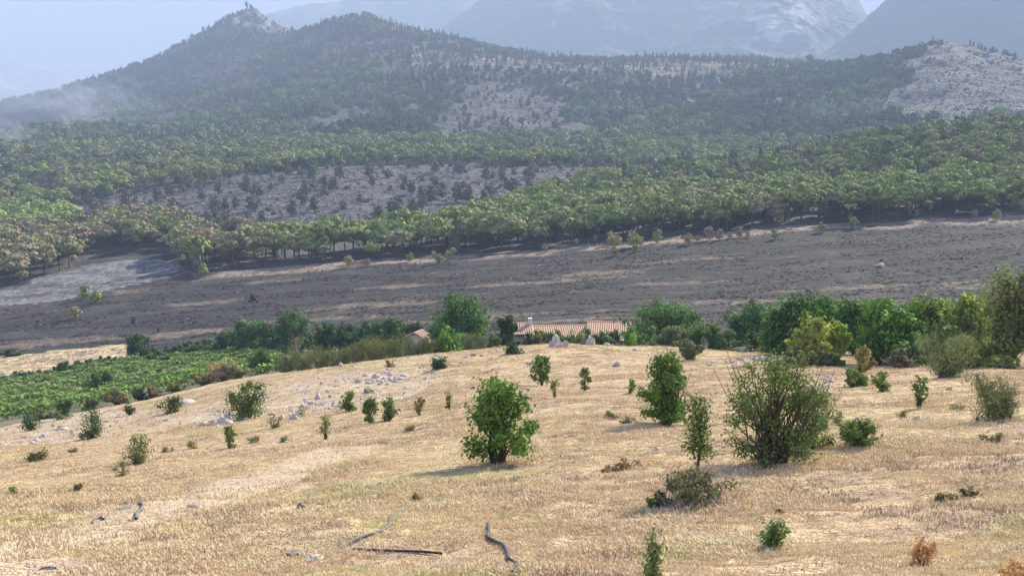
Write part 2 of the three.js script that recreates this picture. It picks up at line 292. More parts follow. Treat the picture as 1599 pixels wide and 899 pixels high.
// ---------------------------------------------------------------- far mountains
function mountain(name, label, d0, d1, d2, sil, yBase, opt) {
  const ts = [], ys = [];
  for (const [px, py] of sil) { const p = W(px, py, d1); ts.push(p[0] / d1); ys.push(p[1]); }
  const ridge = pchip(ts, ys), t0 = opt.t0, t1 = opt.t1, nt = opt.nt, ns = opt.ns;
  const P = [], C = [], idx = [];
  for (let j = 0; j <= ns; j++) for (let i = 0; i <= nt; i++) {
    const t = mix(t0, t1, i / nt), q = j / ns, front = q < 0.85, s = front ? q / 0.85 : 1 - (q - 0.85) / 0.15 * 0.6, d = front ? mix(d0, d1, s) : mix(d1, d2, (q - 0.85) / 0.15);
    const x = t * d, ry = ridge(t), up = Math.pow(s, opt.pow || 1.1);
    const spur = ridged(x * 0.0022 + opt.k, d * 0.0022, 3) - 0.2;
    let y = mix(yBase, ry, up) + (front ? (spur * (opt.spur || 60) + 14 * (ridged(x * 0.006 + opt.k, d * 0.004, 3) - 0.3)) * Math.sin(Math.PI * s) : 0);
    y += 7 * fbm(x * 0.02, d * 0.02, 3) * Math.min(1, s * 3) + 9 * Math.abs(vn(x * 0.045 + d * 0.02, d * 0.03)) + 4.2 * Math.abs(vn(x * 0.09 + d * 0.02, d * 0.09)) + 2.5 * rnd();
    const n = fbm(x * 0.011 + 5, d * 0.011, 3), [px, py] = proj(x, y, d);
    let c = mixc([0.028, 0.042, 0.02], [0.07, 0.088, 0.04], clamp(n + 0.5 + 0.5 * (rnd() - 0.5)));
    for (const [ex, ey, rx, ryy, amt] of opt.rock || []) { const e = Math.hypot((px - ex) / rx, (py - ey) / ryy) + 1.5 * fbm(x * 0.018 + y * 0.01, y * 0.03 - x * 0.01, 4) + 0.5 * vn(x * 0.06, y * 0.09) + 0.7 * ridged(x * 0.015, y * 0.005, 3); if (e < 1) c = mixc(c, [0.40, 0.36, 0.32], sst(1, 0.75, e) * amt); }
    P.push(x, y, -d); C.push(...c);
  }
  for (let j = 0; j < ns; j++) for (let i = 0; i < nt; i++) { const a = j * (nt + 1) + i, b = a + 1, c = a + nt + 1, e = c + 1; idx.push(a, b, e, a, e, c); }
  const g = new THREE.BufferGeometry(); g.setAttribute('position', new THREE.Float32BufferAttribute(P, 3)); g.setAttribute('color', new THREE.Float32BufferAttribute(C, 3)); g.setIndex(idx); g.computeVertexNormals();
  const m = new THREE.Mesh(g, new THREE.MeshStandardMaterial({ vertexColors: true, roughness: 1 }));
  top(tag(m, label, 'mountain', null, 'structure'), name);
}
mountain('mountain', 'steep blue green mountainside rising behind the rocky knoll', 2300, 2950, 3600, [[1000, 190], [1180, 160], [1262, 104], [1290, 84], [1330, 52], [1360, 22], [1390, -4], [1430, -30], [1500, -60], [1600, -95], [1900, -150]], -10, { t0: 0.1, t1: 0.7, nt: 420, ns: 200, k: 3, spur: 70 });
mountain('mountain', 'hazy mountain spur with pale bare cliffs on its face', 2700, 3600, 4400, [[900, 170], [960, 120], [1030, 70], [1100, 38], [1170, 4], [1215, -20], [1260, -14], [1300, 2], [1335, 16], [1380, 40], [1450, 80], [1700, 140]], -5, { t0: -0.02, t1: 0.5, nt: 380, ns: 190, k: 9, spur: 60, rock: [[1200, 40, 60, 38, 0.9], [1245, 15, 22, 30, 0.8], [1170, 20, 25, 20, 0.7], [1215, 62, 16, 12, 0.6]] });
mountain('mountain', 'broad pale blue mountain behind the wooded hill', 3200, 4300, 5400, [[500, 150], [600, 100], [680, 52], [705, 34], [735, 12], [760, -2], [800, -22], [900, -60], [1000, -80], [1150, -90], [1260, -60], [1330, -10], [1360, 30], [1500, 120]], -5, { t0: -0.25, t1: 0.45, nt: 380, ns: 160, k: 21, spur: 80, rock: [[880, 12, 14, 22, 0.7]] });
mountain('mountain', 'faint far ridge fading into the haze beyond the rocky peak', 4300, 5600, 7000, [[150, 150], [260, 100], [320, 62], [350, 40], [400, 28], [440, 16], [480, 8], [530, 2], [570, -8], [640, -25], [720, -30], [800, -10], [900, 30], [1100, 100]], 10, { t0: -0.5, t1: 0.25, nt: 260, ns: 70, k: 33, spur: 70, rock: [[445, 18, 14, 8, 0.6], [520, 10, 14, 8, 0.5]] });
// ---------------------------------------------------------------- plants: limbs and leaves
class Leaves { // many small pointed faces, each with its own tone
  constructor() { this.p = []; this.c = []; this.i = []; }
  add(x, y, z, nx, ny, nz, len, wid, col) {
    const l = Math.hypot(nx, ny, nz) || 1; nx /= l; ny /= l; nz /= l;
    let ax = rnd() - 0.5, ay = rnd() - 0.5, az = rnd() - 0.5; const dt = ax * nx + ay * ny + az * nz; ax -= dt * nx; ay -= dt * ny; az -= dt * nz; const al = Math.hypot(ax, ay, az) || 1; ax *= len / al / 2; ay *= len / al / 2; az *= len / al / 2;
    const k = wid / len; let bx = (ny * az - nz * ay) * k, by = (nz * ax - nx * az) * k, bz = (nx * ay - ny * ax) * k;
    const o = this.p.length / 3;
    this.p.push(x - ax, y - ay, z - az, x + bx - ax * 0.2, y + by - ay * 0.2, z + bz - az * 0.2, x + ax, y + ay, z + az, x - bx - ax * 0.2, y - by - ay * 0.2, z - bz - az * 0.2);
    for (let q = 0; q < 4; q++) this.c.push(col[0], col[1], col[2]);
    this.i.push(o, o + 1, o + 2, o, o + 2, o + 3);
  }
  tri(x, y, z, nx, ny, nz, s, col) { // one three-cornered spray
    const l = Math.hypot(nx, ny, nz) || 1; nx /= l; ny /= l; nz /= l;
    let ax = rnd() - 0.5, ay = rnd() - 0.5, az = rnd() - 0.5; const dt = ax * nx + ay * ny + az * nz; ax -= dt * nx; ay -= dt * ny; az -= dt * nz; const al = Math.hypot(ax, ay, az) || 1; ax /= al; ay /= al; az /= al;
    const bx = ny * az - nz * ay, by = nz * ax - nx * az, bz = nx * ay - ny * ax, o = this.p.length / 3;
    for (let q = 0; q < 3; q++) { const an = q * 2.094 + (rnd() - 0.5) * 0.7, r = s * rr(0.7, 1.2), ca = Math.cos(an) * r, sa = Math.sin(an) * r; this.p.push(x + ax * ca + bx * sa, y + ay * ca + by * sa, z + az * ca + bz * sa); this.c.push(col[0], col[1], col[2]); }
    this.i.push(o, o + 1, o + 2);
  }
  heart(cx, cy, cz, rx, ry, rz, detail, col) { // the dense inside of a crown
    const g = new THREE.IcosahedronGeometry(1, detail), q = g.attributes.position, o = this.p.length / 3, k = rnd() * 9;
    for (let i = 0; i < q.count; i++) { const x = q.getX(i), y = q.getY(i), z = q.getZ(i), r = 1 + 0.5 * vn(x * 2.3 + k + z, y * 2.3 + z * 1.7 + k); this.p.push(cx + x * r * rx, cy + y * r * ry, cz + z * r * rz); this.c.push(...col); this.i.push(o + i); }
  }
  geo() { const g = new THREE.BufferGeometry(); g.setAttribute('position', new THREE.Float32BufferAttribute(this.p, 3)); g.setAttribute('color', new THREE.Float32BufferAttribute(this.c, 3)); g.setIndex(this.i); return g; }
}
class Limbs {
  constructor() { this.p = []; this.i = []; }
  tube(pts, r0, r1, sides = 5) {
    const n = pts.length, base = this.p.length / 3;
    for (let k = 0; k < n; k++) {
      const a = pts[Math.max(0, k - 1)], b = pts[Math.min(n - 1, k + 1)]; let dx = b[0] - a[0], dy = b[1] - a[1], dz = b[2] - a[2]; const l = Math.hypot(dx, dy, dz) || 1; dx /= l; dy /= l; dz /= l;
      let ux = dy, uy = -dx, uz = 0; if (Math.hypot(ux, uy) < 0.2) { ux = 0; uy = dz; uz = -dy; } const ul = Math.hypot(ux, uy, uz) || 1; ux /= ul; uy /= ul; uz /= ul;
      const vx = dy * uz - dz * uy, vy = dz * ux - dx * uz, vz = dx * uy - dy * ux, r = mix(r0, r1, k / (n - 1));
      for (let s = 0; s < sides; s++) { const c = Math.cos(s / sides * 6.283) * r, q = Math.sin(s / sides * 6.283) * r; this.p.push(pts[k][0] + ux * c + vx * q, pts[k][1] + uy * c + vy * q, pts[k][2] + uz * c + vz * q); }
    }
    for (let k = 0; k < n - 1; k++) for (let s = 0; s < sides; s++) { const a = base + k * sides + s, b = base + k * sides + (s + 1) % sides; this.i.push(a, a + sides, b, b, a + sides, b + sides); }
    return this;
  }
  geo() { const g = new THREE.BufferGeometry(); g.setAttribute('position', new THREE.Float32BufferAttribute(this.p, 3)); g.setIndex(this.i); g.computeVertexNormals(); return g; }
}
const bent = (a, b, n, wob) => { const out = []; for (let k = 0; k <= n; k++) { const t = k / n, w = Math.sin(Math.PI * t) * wob; out.push([mix(a[0], b[0], t) + (k && k < n ? (rnd() - 0.5) * w : 0), mix(a[1], b[1], t) + (k && k < n ? (rnd() - 0.2) * w * 0.6 : 0), mix(a[2], b[2], t) + (k && k < n ? (rnd() - 0.5) * w : 0)]); } return out; };
const vary = (c, a) => { const k = 1 + a * (rnd() * 2 - 1), h = (rnd() - 0.5) * a * 0.5; return [c[0] * k * (1 + h), c[1] * k, c[2] * k * (1 - h)]; };
const bark = new THREE.MeshStandardMaterial({ color: rgb(0.075, 0.057, 0.043), roughness: 0.95 });
const barkPale = new THREE.MeshStandardMaterial({ color: rgb(0.30, 0.26, 0.22), roughness: 0.95 });
const barkBurnt = new THREE.MeshStandardMaterial({ color: rgb(0.035, 0.03, 0.03), roughness: 0.95 });
const leafMat = new THREE.MeshPhysicalMaterial({ vertexColors: true, roughness: 0.75, transmission: 0.35, thickness: 0, side: THREE.DoubleSide, specularIntensity: 0.15 });
const needleMat = new THREE.MeshStandardMaterial({ vertexColors: true, roughness: 0.9, side: THREE.DoubleSide });

// A bush or small broadleaf tree: stems rise from the foot to the heads of leaf clumps that fill a lopsided outline.
// o: h height, w width, leaf size, n leaves, col, clumps, low (height where leaves begin, 0..1), stems, form: round | cone | broom | open
function plant(name, label, category, px, pyOrD, o, group) {
  const kept = seed; seed = 7 + Math.round(px * 131); for (const ch of label) seed = (Math.imul(seed, 31) + ch.charCodeAt(0)) | 0; // each plant has its own shape
  const pos = o.depth ? at(px, o.depth) : hit(px, pyOrD, 7, o.dMax || 400), d = pos[2], m = (v) => v * d / F;
  const h = o.top ? W(px, o.top, d)[1] - pos[1] : o.h ? m(o.h) : o.hm, w = o.w ? m(o.w) : o.wm;
  if (d < 62) o = { ...o, leaf: o.leaf * 0.86, n: o.n * 1.25, col: o.col.map((v) => v * 1.16) };
  const g = new THREE.Group(), L = new Leaves(), B = new Limbs(), low = o.low ?? 0.12, clumps = o.clumps || 14, form = o.form || 'round';
  const heads = [], ph = rnd() * 40;
  for (let k = 0; k < clumps; k++) {
    let x, y, z, tries = 0;
    do {
      const a = rnd() * 6.283, v = low + (1 - low) * Math.pow(rnd(), 0.85);
      let wide = form === 'cone' ? (1 - v) * 0.85 + 0.18 : form === 'broom' ? 0.35 + 0.65 * v : form === 'full' ? (v < 0.55 ? 0.86 + 0.14 * v / 0.55 : Math.sqrt(Math.max(0.03, 1 - Math.pow((v - 0.55) / 0.47, 2)))) : form === 'vase' ? 0.3 + 0.7 * Math.sin(Math.PI * Math.min(1, v * 0.85)) : Math.sqrt(Math.max(0, 1 - Math.pow((v - 0.5) * 1.75, 2)));
      const lump = form === 'full' && !o.lumpy ? 1 : 0.85 + 0.32 * vn(a * 0.95 + ph, v * 3 + ph), rad = w / 2 * wide * Math.sqrt(rnd()) * 0.9 * lump; x = Math.cos(a) * rad + (o.lean || 0) * v * h; z = Math.sin(a) * rad * (o.deep || 0.9); y = v * h * 0.93;
      tries++;
    } while (tries < 12 && heads.some((q) => Math.hypot(q[0] - x, q[1] - y, q[2] - z) < (o.spread || 0.16) * Math.min(w, h)));
    heads.push([x, y, z]);
  }
  const per = Math.round(o.n / clumps), cr = (o.clumpR || 0.2) * Math.min(w, h * 1.1), stems = o.stems || 3, feet = [];
  for (let s = 0; s < stems; s++) { const a = s / stems * 6.283 + rnd(); feet.push([Math.cos(a) * w * (o.footSpread ?? 0.05), -0.05, Math.sin(a) * w * (o.footSpread ?? 0.05)]); }
  const r0 = o.r || h * 0.018, tt = o.trunkTo ? [w * 0.06, o.trunkTo * h, 0] : null, tm = tt && [-w * 0.05, tt[1] * 0.5, 0.02];
  if (tt) B.tube([feet[0], tm, tt, [tt[0] * 0.3, mix(tt[1], h, 0.55), 0]], r0, r0 * 0.4, 7);
  const lean1 = (a, b, k) => [mix(a[0], b[0], k), mix(a[1], b[1], k), mix(a[2], b[2], k)];
  heads.forEach((q, k) => {
    const f = feet[k % stems], mid = [mix(f[0], q[0], 0.35) * 0.8, Math.max(0.15 * h * (o.low ? 1 : 0.5), q[1] * 0.42), mix(f[2], q[2], 0.35) * 0.8];
    const from = tt ? lean1(tm, tt, Math.min(1.3, clamp((q[1] - tm[1]) / (tt[1] - tm[1]) * 0.8))) : mid, a = tt ? [] : bent(f, mid, 2, h * 0.06), b = bent(from, q, 3, h * 0.1);
    B.tube(tt ? b : [...a, ...b.slice(1)], r0 * rr(0.7, 1.1) * (tt ? 0.35 : 1), r0 * (tt ? 0.1 : 0.22), 5);
    let ex = q[0] - from[0], ey = q[1] - from[1], ez = q[2] - from[2]; const el = Math.hypot(ex, ey, ez) || 1; ex /= el; ey /= el; ez /= el; const stretch = rr(0.1, 1.0);
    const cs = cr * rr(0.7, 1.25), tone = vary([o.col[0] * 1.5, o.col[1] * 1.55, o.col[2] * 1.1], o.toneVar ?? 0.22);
    const twigs = o.twigs || 0;
    for (let t = 0; t < twigs; t++) { const e = [q[0] + gauss() * cs * 1.5, q[1] + Math.abs(gauss()) * cs * 1.2, q[2] + gauss() * cs * 1.5]; B.tube(bent(q, e, 2, cs * 0.3), r0 * 0.22, r0 * 0.08, 3); }
    for (let n = 0; n < per; n++) {
      let ux = gauss(), uy = gauss(), uz = gauss(); const ul = Math.hypot(ux, uy, uz) || 1, rad = cs * Math.pow(rnd(), 0.6) * (rnd() < 0.2 ? 1.45 : 1); ux /= ul; uy /= ul; uz /= ul; const along = (rnd() - (rnd() < 0.3 ? 1.2 : 0.5)) * stretch * cs * 2.2;
      const x = q[0] + ux * rad + ex * along, y = q[1] + uy * rad * (o.flat || 0.8) + ey * along, z = q[2] + uz * rad + ez * along; if (y < 0.01) continue;
      const c = rnd() < (o.altShare || 0) ? vary(o.alt, 0.2) : vary(tone, 0.25), sz = o.leaf * rr(0.65, 1.25);
      if (form === 'broom') L.add(x, y, z, ux + gauss() * 0.4, 0.15 * gauss(), uz + gauss() * 0.4, sz * 2.2, sz * 0.3, c);
      else L.add(x, y, z, ux + gauss() * 0.7, uy + 0.45 + gauss() * 0.7, uz + gauss() * 0.7, sz * 1.25, sz * (o.slim || 0.85), c);
    }
  });
  for (let k = 0; k < (o.bare || 0); k++) { const f = feet[k % stems], a = rnd() * 6.283, e = [Math.cos(a) * w * rr(0.3, 0.56), h * rr(0.3, 1.05), Math.sin(a) * w * 0.4]; B.tube(bent(f, e, 4, h * 0.16), r0 * 0.5, r0 * 0.1, 4); }
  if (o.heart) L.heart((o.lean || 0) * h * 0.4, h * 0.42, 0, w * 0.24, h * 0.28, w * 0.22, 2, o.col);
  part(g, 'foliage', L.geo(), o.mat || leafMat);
  part(g, o.trunk ? 'trunk' : 'stems', B.geo(), o.bark || bark);
  g.position.set(pos[0], pos[1] - 0.03, -d); if (o.turn) g.rotation.y = o.turn;
  seed = kept; tag(g, label, category, group); top(g, name); return g;
}
// ---------------------------------------------------------------- umbrella pines and the woods
const GREEN = [0.235, 0.305, 0.066], OLIVE = [0.27, 0.265, 0.10], TAN = [0.28, 0.225, 0.135], DARK = [0.10, 0.135, 0.05], BURNT = [0.155, 0.12, 0.095], GREYGREEN = [0.15, 0.175, 0.09];
// crowns are about 1 wide and sit on a stem whose foot is at 0; heights in the same unit
function umbrellaCrown(faces, size, base, thick, alt, altShare) {
  const L = new Leaves(), lobes = [];
  for (let k = 0; k < 30; k++) { const a = k * 2.4 + rnd(), r = 0.40 * Math.sqrt((k + rnd()) / 30); lobes.push([Math.cos(a) * r, base + thick * Math.sqrt(Math.max(0, 1 - r * r * 5.2)) * rr(0.76, 0.9) - (rnd() < 0.35 ? rr(0.05, 0.24) : 0), Math.sin(a) * r, rr(0.085, 0.14), rr(0.9, 1.1)]); }
  for (let n = 0; n < faces; n++) {
    const q = lobes[n % lobes.length]; let ux = gauss(), uy = gauss(), uz = gauss(); const l = Math.hypot(ux, uy, uz) || 1; ux /= l; uy /= l; uz /= l; if (uy < -0.35 && rnd() < 0.6) uy = -uy;
    const r = q[3] * (0.8 + 0.25 * rnd()), c = rnd() < altShare ? vary(alt, 0.25) : vary([q[4], q[4], q[4]], 0.2);
    L.tri(q[0] + ux * r, q[1] + uy * r * 0.62, q[2] + uz * r, ux + gauss() * 0.45, uy + 0.3 + gauss() * 0.45, uz + gauss() * 0.45, size * rr(0.7, 1.3), c);
  }
  L.heart(0, base + thick * 0.30, 0, 0.29, thick * 0.30, 0.29, faces > 500 ? 2 : 1, [0.9, 0.9, 0.9]);
  return L.geo();
}
function roundCrown(faces, size, base, tall, wide, cone) {
  const L = new Leaves(), lobes = [];
  for (let k = 0; k < 24; k++) { const v = rnd(), a = rnd() * 6.283, env = cone ? (1 - v * 0.85) : Math.sqrt(Math.max(0.05, 1 - Math.pow((v - 0.45) * 1.8, 2))), r = wide / 2 * env * Math.sqrt(rnd()) * 0.85; lobes.push([Math.cos(a) * r, base + v * tall, Math.sin(a) * r, rr(0.09, 0.17) * wide * (cone ? 1 - v * 0.4 : 1), rr(0.8, 1.18)]); }
  for (let n = 0; n < faces; n++) {
    const q = lobes[n % lobes.length]; let ux = gauss(), uy = gauss(), uz = gauss(); const l = Math.hypot(ux, uy, uz) || 1; ux /= l; uy /= l; uz /= l;
    const r = q[3] * (0.8 + 0.3 * rnd()); L.tri(q[0] + ux * r, Math.max(0.02, q[1] + uy * r * 0.85), q[2] + uz * r, ux + gauss() * 0.45, uy + 0.25 + gauss() * 0.45, uz + gauss() * 0.45, size * rr(0.7, 1.3), vary([q[4], q[4], q[4]], 0.22));
  }
  L.heart(0, base + tall * (cone ? 0.3 : 0.45), 0, wide * (cone ? 0.15 : 0.24), tall * 0.3, wide * (cone ? 0.15 : 0.24), faces > 500 ? 2 : 1, [0.9, 0.9, 0.9]);
  return L.geo();
}
function pineTrunk(base, limbs) {
  const B = new Limbs(), lx = rr(-0.05, 0.05), lz = rr(-0.05, 0.05);
  B.tube([[0, -0.04, 0], [lx * 0.5, base * 0.5, lz * 0.5], [lx, base * 0.9, lz]], 0.022, 0.015, 6);
  for (let k = 0; k < limbs; k++) { const a = k / limbs * 6.283 + rnd(), s = [lx, base * rr(0.75, 0.9), lz]; B.tube(bent(s, [Math.cos(a) * rr(0.22, 0.36), base + rr(0.06, 0.18), Math.sin(a) * rr(0.22, 0.36)], 2, 0.05), 0.009, 0.004, 4); }
  return B.geo();
}
function twigCrown(base, n) { // what the fire left: bare limbs
  const B = new Limbs();
  for (let k = 0; k < n; k++) { const a = rnd() * 6.283, y = base * rr(0.4, 1.1), e = [Math.cos(a) * rr(0.15, 0.45), y + rr(0.1, 0.5), Math.sin(a) * rr(0.15, 0.45)], s = [0, y, 0]; B.tube(bent(s, e, 2, 0.08), 0.011, 0.003, 3); for (let q = 0; q < 3; q++) B.tube([[mix(s[0], e[0], 0.6), mix(s[1], e[1], 0.6), mix(s[2], e[2], 0.6)], [e[0] + gauss() * 0.1, e[1] + gauss() * 0.08, e[2] + gauss() * 0.1]], 0.005, 0.002, 3); }
  return B.geo();
}
const tinted = (c) => new THREE.MeshStandardMaterial({ vertexColors: true, color: rgb(...c), roughness: 0.9, side: THREE.DoubleSide });
const near = { // crowns for trees that can be told apart
  stone: [0, 1, 2, 3, 4, 5].map((k) => ({ crown: umbrellaCrown(1300, 0.041, 0.40, 0.46, [1.7, 1.2, 1.6], 0.04 * k), trunk: pineTrunk(0.55, 6) })),
  round: [0, 1, 2, 3].map(() => ({ crown: roundCrown(760, 0.05, 0.18, 0.85, 0.92, false), trunk: pineTrunk(0.5, 4) })),
  cone: [0, 1, 2].map(() => ({ crown: roundCrown(620, 0.05, 0.12, 1.15, 0.8, true), trunk: pineTrunk(0.6, 4) })),
  bare: [0, 1, 2].map(() => ({ crown: twigCrown(0.75, 22), trunk: pineTrunk(0.9, 5) })),
};
const far = { stone: [0, 1, 2].map(() => umbrellaCrown(280, 0.078, 0.34, 0.5, [1, 1, 1], 0)), round: [0, 1, 2].map(() => roundCrown(210, 0.092, 0.08, 0.85, 0.95, false)), cone: [0, 1].map(() => roundCrown(170, 0.085, 0.05, 1.25, 0.75, true)), shrub: [0, 1].map(() => roundCrown(90, 0.14, -0.1, 0.5, 0.95, false)), bare: [0, 1].map(() => twigCrown(0.6, 9)) };
const farTrunk = new Limbs().tube([[0, -0.05, 0], [0.02, 0.6, 0]], 0.02, 0.014, 4).geo();

// what grows where: [kind, colour] by place, or null
function wood(x, d, px, py) {
  const thick = 0.22 + 0.28 * sst(430, 180, px), a = fbm(x * 0.018 + 3, d * 0.018, 3), b = vn(x * 0.05, d * 0.05 + 9), q = rnd();
  if (d < front(px) + 4) return null;
  if (d < 620 && inPoly(PLAIN_BARE, px + 45 * a, py + 9 * b)) return q < thick ? [q < thick * 0.5 ? 'shrub' : 'round', mixc(GREYGREEN, BURNT, rnd() * 0.8).map((v) => v * 0.85), rr(0.35, 0.85)] : q < thick + 0.015 ? ['round', mixc(GREEN, DARK, rnd()), rr(0.4, 0.6)] : null;
  if (d < 420 && px > 130 && inPoly(ASH, px, py)) return q < 0.24 ? ['bare', [0.06, 0.052, 0.05], rr(0.6, 0.9)] : null;
  const backEdge = px < 430 ? 440 : px < 600 ? 332 : mix(340, 600, sst(620, 1150, px));
  if (d < 460 && px < 430 + 25 * b) { // the scorched wood by the ash
    if (px > 120 && d > 420 + 20 * b) return q < 0.4 ? [q < 0.2 ? 'shrub' : 'round', mixc(OLIVE, BURNT, rnd()), rr(0.5, 0.8)] : null;
    if (px < 110 && d > 405 && d < 450) return ['stone', vary(GREEN, 0.1).map((v) => v * 1.15), 1];
    return q < 0.52 ? ['stone', mixc(OLIVE, TAN, rnd() * 0.7), rr(0.85, 1.05)] : q < 0.64 ? ['bare', [0.05, 0.045, 0.043], 0.9] : q < 0.80 ? ['stone', mixc(GREEN, OLIVE, rnd() * 0.6), 0.95] : q < 0.93 ? ['cone', mixc(OLIVE, DARK, rnd()), rr(0.6, 0.9)] : null;
  }
  if (d < 620 && px >= 400) {
    if (d < backEdge + 10 * b) {
      if (d < 400 - sst(1000, 1400, px) * 50) return q < 0.80 ? ['stone', mixc(GREEN, OLIVE, clamp(a * 1.2 + rnd() * 0.3)), rr(0.78, 1.22)] : q < 0.89 ? ['stone', mixc(OLIVE, TAN, clamp(0.3 + a + rnd() * 0.3)), rr(0.75, 1)] : q < 0.94 ? ['cone', mixc(DARK, OLIVE, rnd()), rr(0.7, 0.95)] : null;
      return q < 0.38 ? ['round', mixc(DARK, GREEN, rnd()), rr(0.75, 1.2)] : q < 0.56 ? ['stone', mixc(GREEN, OLIVE, rnd()), rr(0.8, 1.1)] : q < 0.78 ? [rnd() < 0.5 ? 'cone' : 'round', mixc(TAN, BURNT, rnd() * 0.6), rr(0.7, 1)] : q < 0.84 ? ['cone', DARK, 1] : null;
    }
    return d > 585 + 20 * b ? [q < 0.6 ? 'stone' : 'round', mixc(GREEN, OLIVE, rnd() * 0.7), 0.95] : null;
  }
  if (d < 620) return q < 0.35 ? ['round', mixc(DARK, OLIVE, rnd()), rr(0.6, 0.95)] : q < 0.6 ? ['stone', mixc(GREEN, OLIVE, rnd()), 0.9] : q < 0.66 ? ['round', TAN, 0.7] : null;
  if (d < 790) return q < 0.34 ? ['stone', mixc(GREEN, mixc(OLIVE, GREYGREEN, rnd()), clamp(a + 0.45 + rnd() * 0.5)), rr(0.75, 1.15)] : q < 0.58 ? ['round', mixc(DARK, GREYGREEN, rnd()), rr(0.6, 1.05)] : q < 0.72 ? ['round', mixc(OLIVE, TAN, rnd()), 0.8] : null;
  // the hill
  d = shrink(d); const tone = 0.55 + 0.75 * sst(-0.3, 0.35, fbm(x * 0.011 + 40, d * 0.02, 3));
  if (inPoly(HILL_BARE, px + 60 * a, py + 16 * b)) return q < 0.30 ? ['shrub', BURNT.map((v) => v * 0.8), rr(0.4, 0.8)] : q < 0.42 ? ['round', BURNT.map((v) => v * 0.75), rr(0.4, 0.8)] : null;
  if (inPoly(HILL_ROCKY, px + 40 * a, py + 12 * b)) return q < 0.34 ? ['shrub', mixc(BURNT, GREYGREEN, rnd()), 0.5] : null;
  if (px > 300 && px < 470 && py < 60 && d > 1400) return q < 0.75 * sst(410, 345, px) + 0.2 ? [rnd() < 0.4 ? 'round' : 'shrub', GREYGREEN.map((v) => v * 0.8), rr(0.5, 1)] : null;
  if (d > 1034 && d < 1190 && px > 640 && px < 1260) return q < (py < 97 ? 0.7 : 0.4) ? [rnd() < 0.55 ? 'cone' : 'shrub', mixc(GREYGREEN, BURNT, rnd()).map((v) => v * 0.8), rr(0.5, 1)] : null;
  if (d > 955 && d < 1034 && px > 660 && px < 1120) return q < 0.68 ? ['round', mixc(BURNT, DARK, rnd()).map((v) => v * 0.6), rr(0.5, 0.9)] : null;
  const burnt = sst(-0.05, 0.3, a + (py < 95 && px > 420 && px < 980 ? 0.32 : 0) + (py > 110 && py < 175 && px > 190 && px < 620 ? 0.2 : 0) - (py > 170 ? 0.35 : 0) - (px > 1080 && px < 1380 ? 0.2 : 0));
  if (rnd() < burnt) return q < 0.6 ? [rnd() < 0.7 ? 'cone' : 'round', mixc(BURNT, [0.13, 0.10, 0.08], rnd()).map((v) => v * tone), rr(0.6, 1.1)] : null;
  const gap = fbm(x * 0.022 - 8, d * 0.022, 3); if (gap > 0.2 && q < 0.8) return null; const lum = tone * rr(0.7, 1.25); return q < 0.5 ? ['round', mixc(DARK, mixc(GREEN, GREYGREEN, rr(0.4, 1)), rnd()).map((v) => v * lum), rr(0.6, 1.2)] : q < 0.68 ? ['stone', mixc(GREEN, GREYGREEN, rr(0.4, 1)).map((v) => v * lum), rr(0.8, 1.15)] : q < 0.8 ? ['cone', mixc(DARK, GREYGREEN, rnd()), rr(0.7, 1.1)] : null;
}
const trees = [];
for (let d = 296; d < 2120;) {
  const step = d < 620 ? 5.9 : d < 790 ? 6.2 : d < 1270 ? 7.0 : 8.0;
  for (let x = -0.5 * d; x < 0.5 * d; x += step) {
    const X = x + rr(-0.45, 0.45) * step, D = d + rr(-0.45, 0.45) * step, y = H(X, D), [px, py] = proj(X, y, D);
    if (px < -90 || px > 1690) continue;
    const w = wood(X, D, px, py); if (w) trees.push({ x: X, y, d: D, px, py, kind: w[0], col: w[1], s: w[2] });
  }
  d += step;
}
const SIZE = { stone: 10.4, round: 8.0, cone: 7.4, bare: 9, shrub: 4.2 };
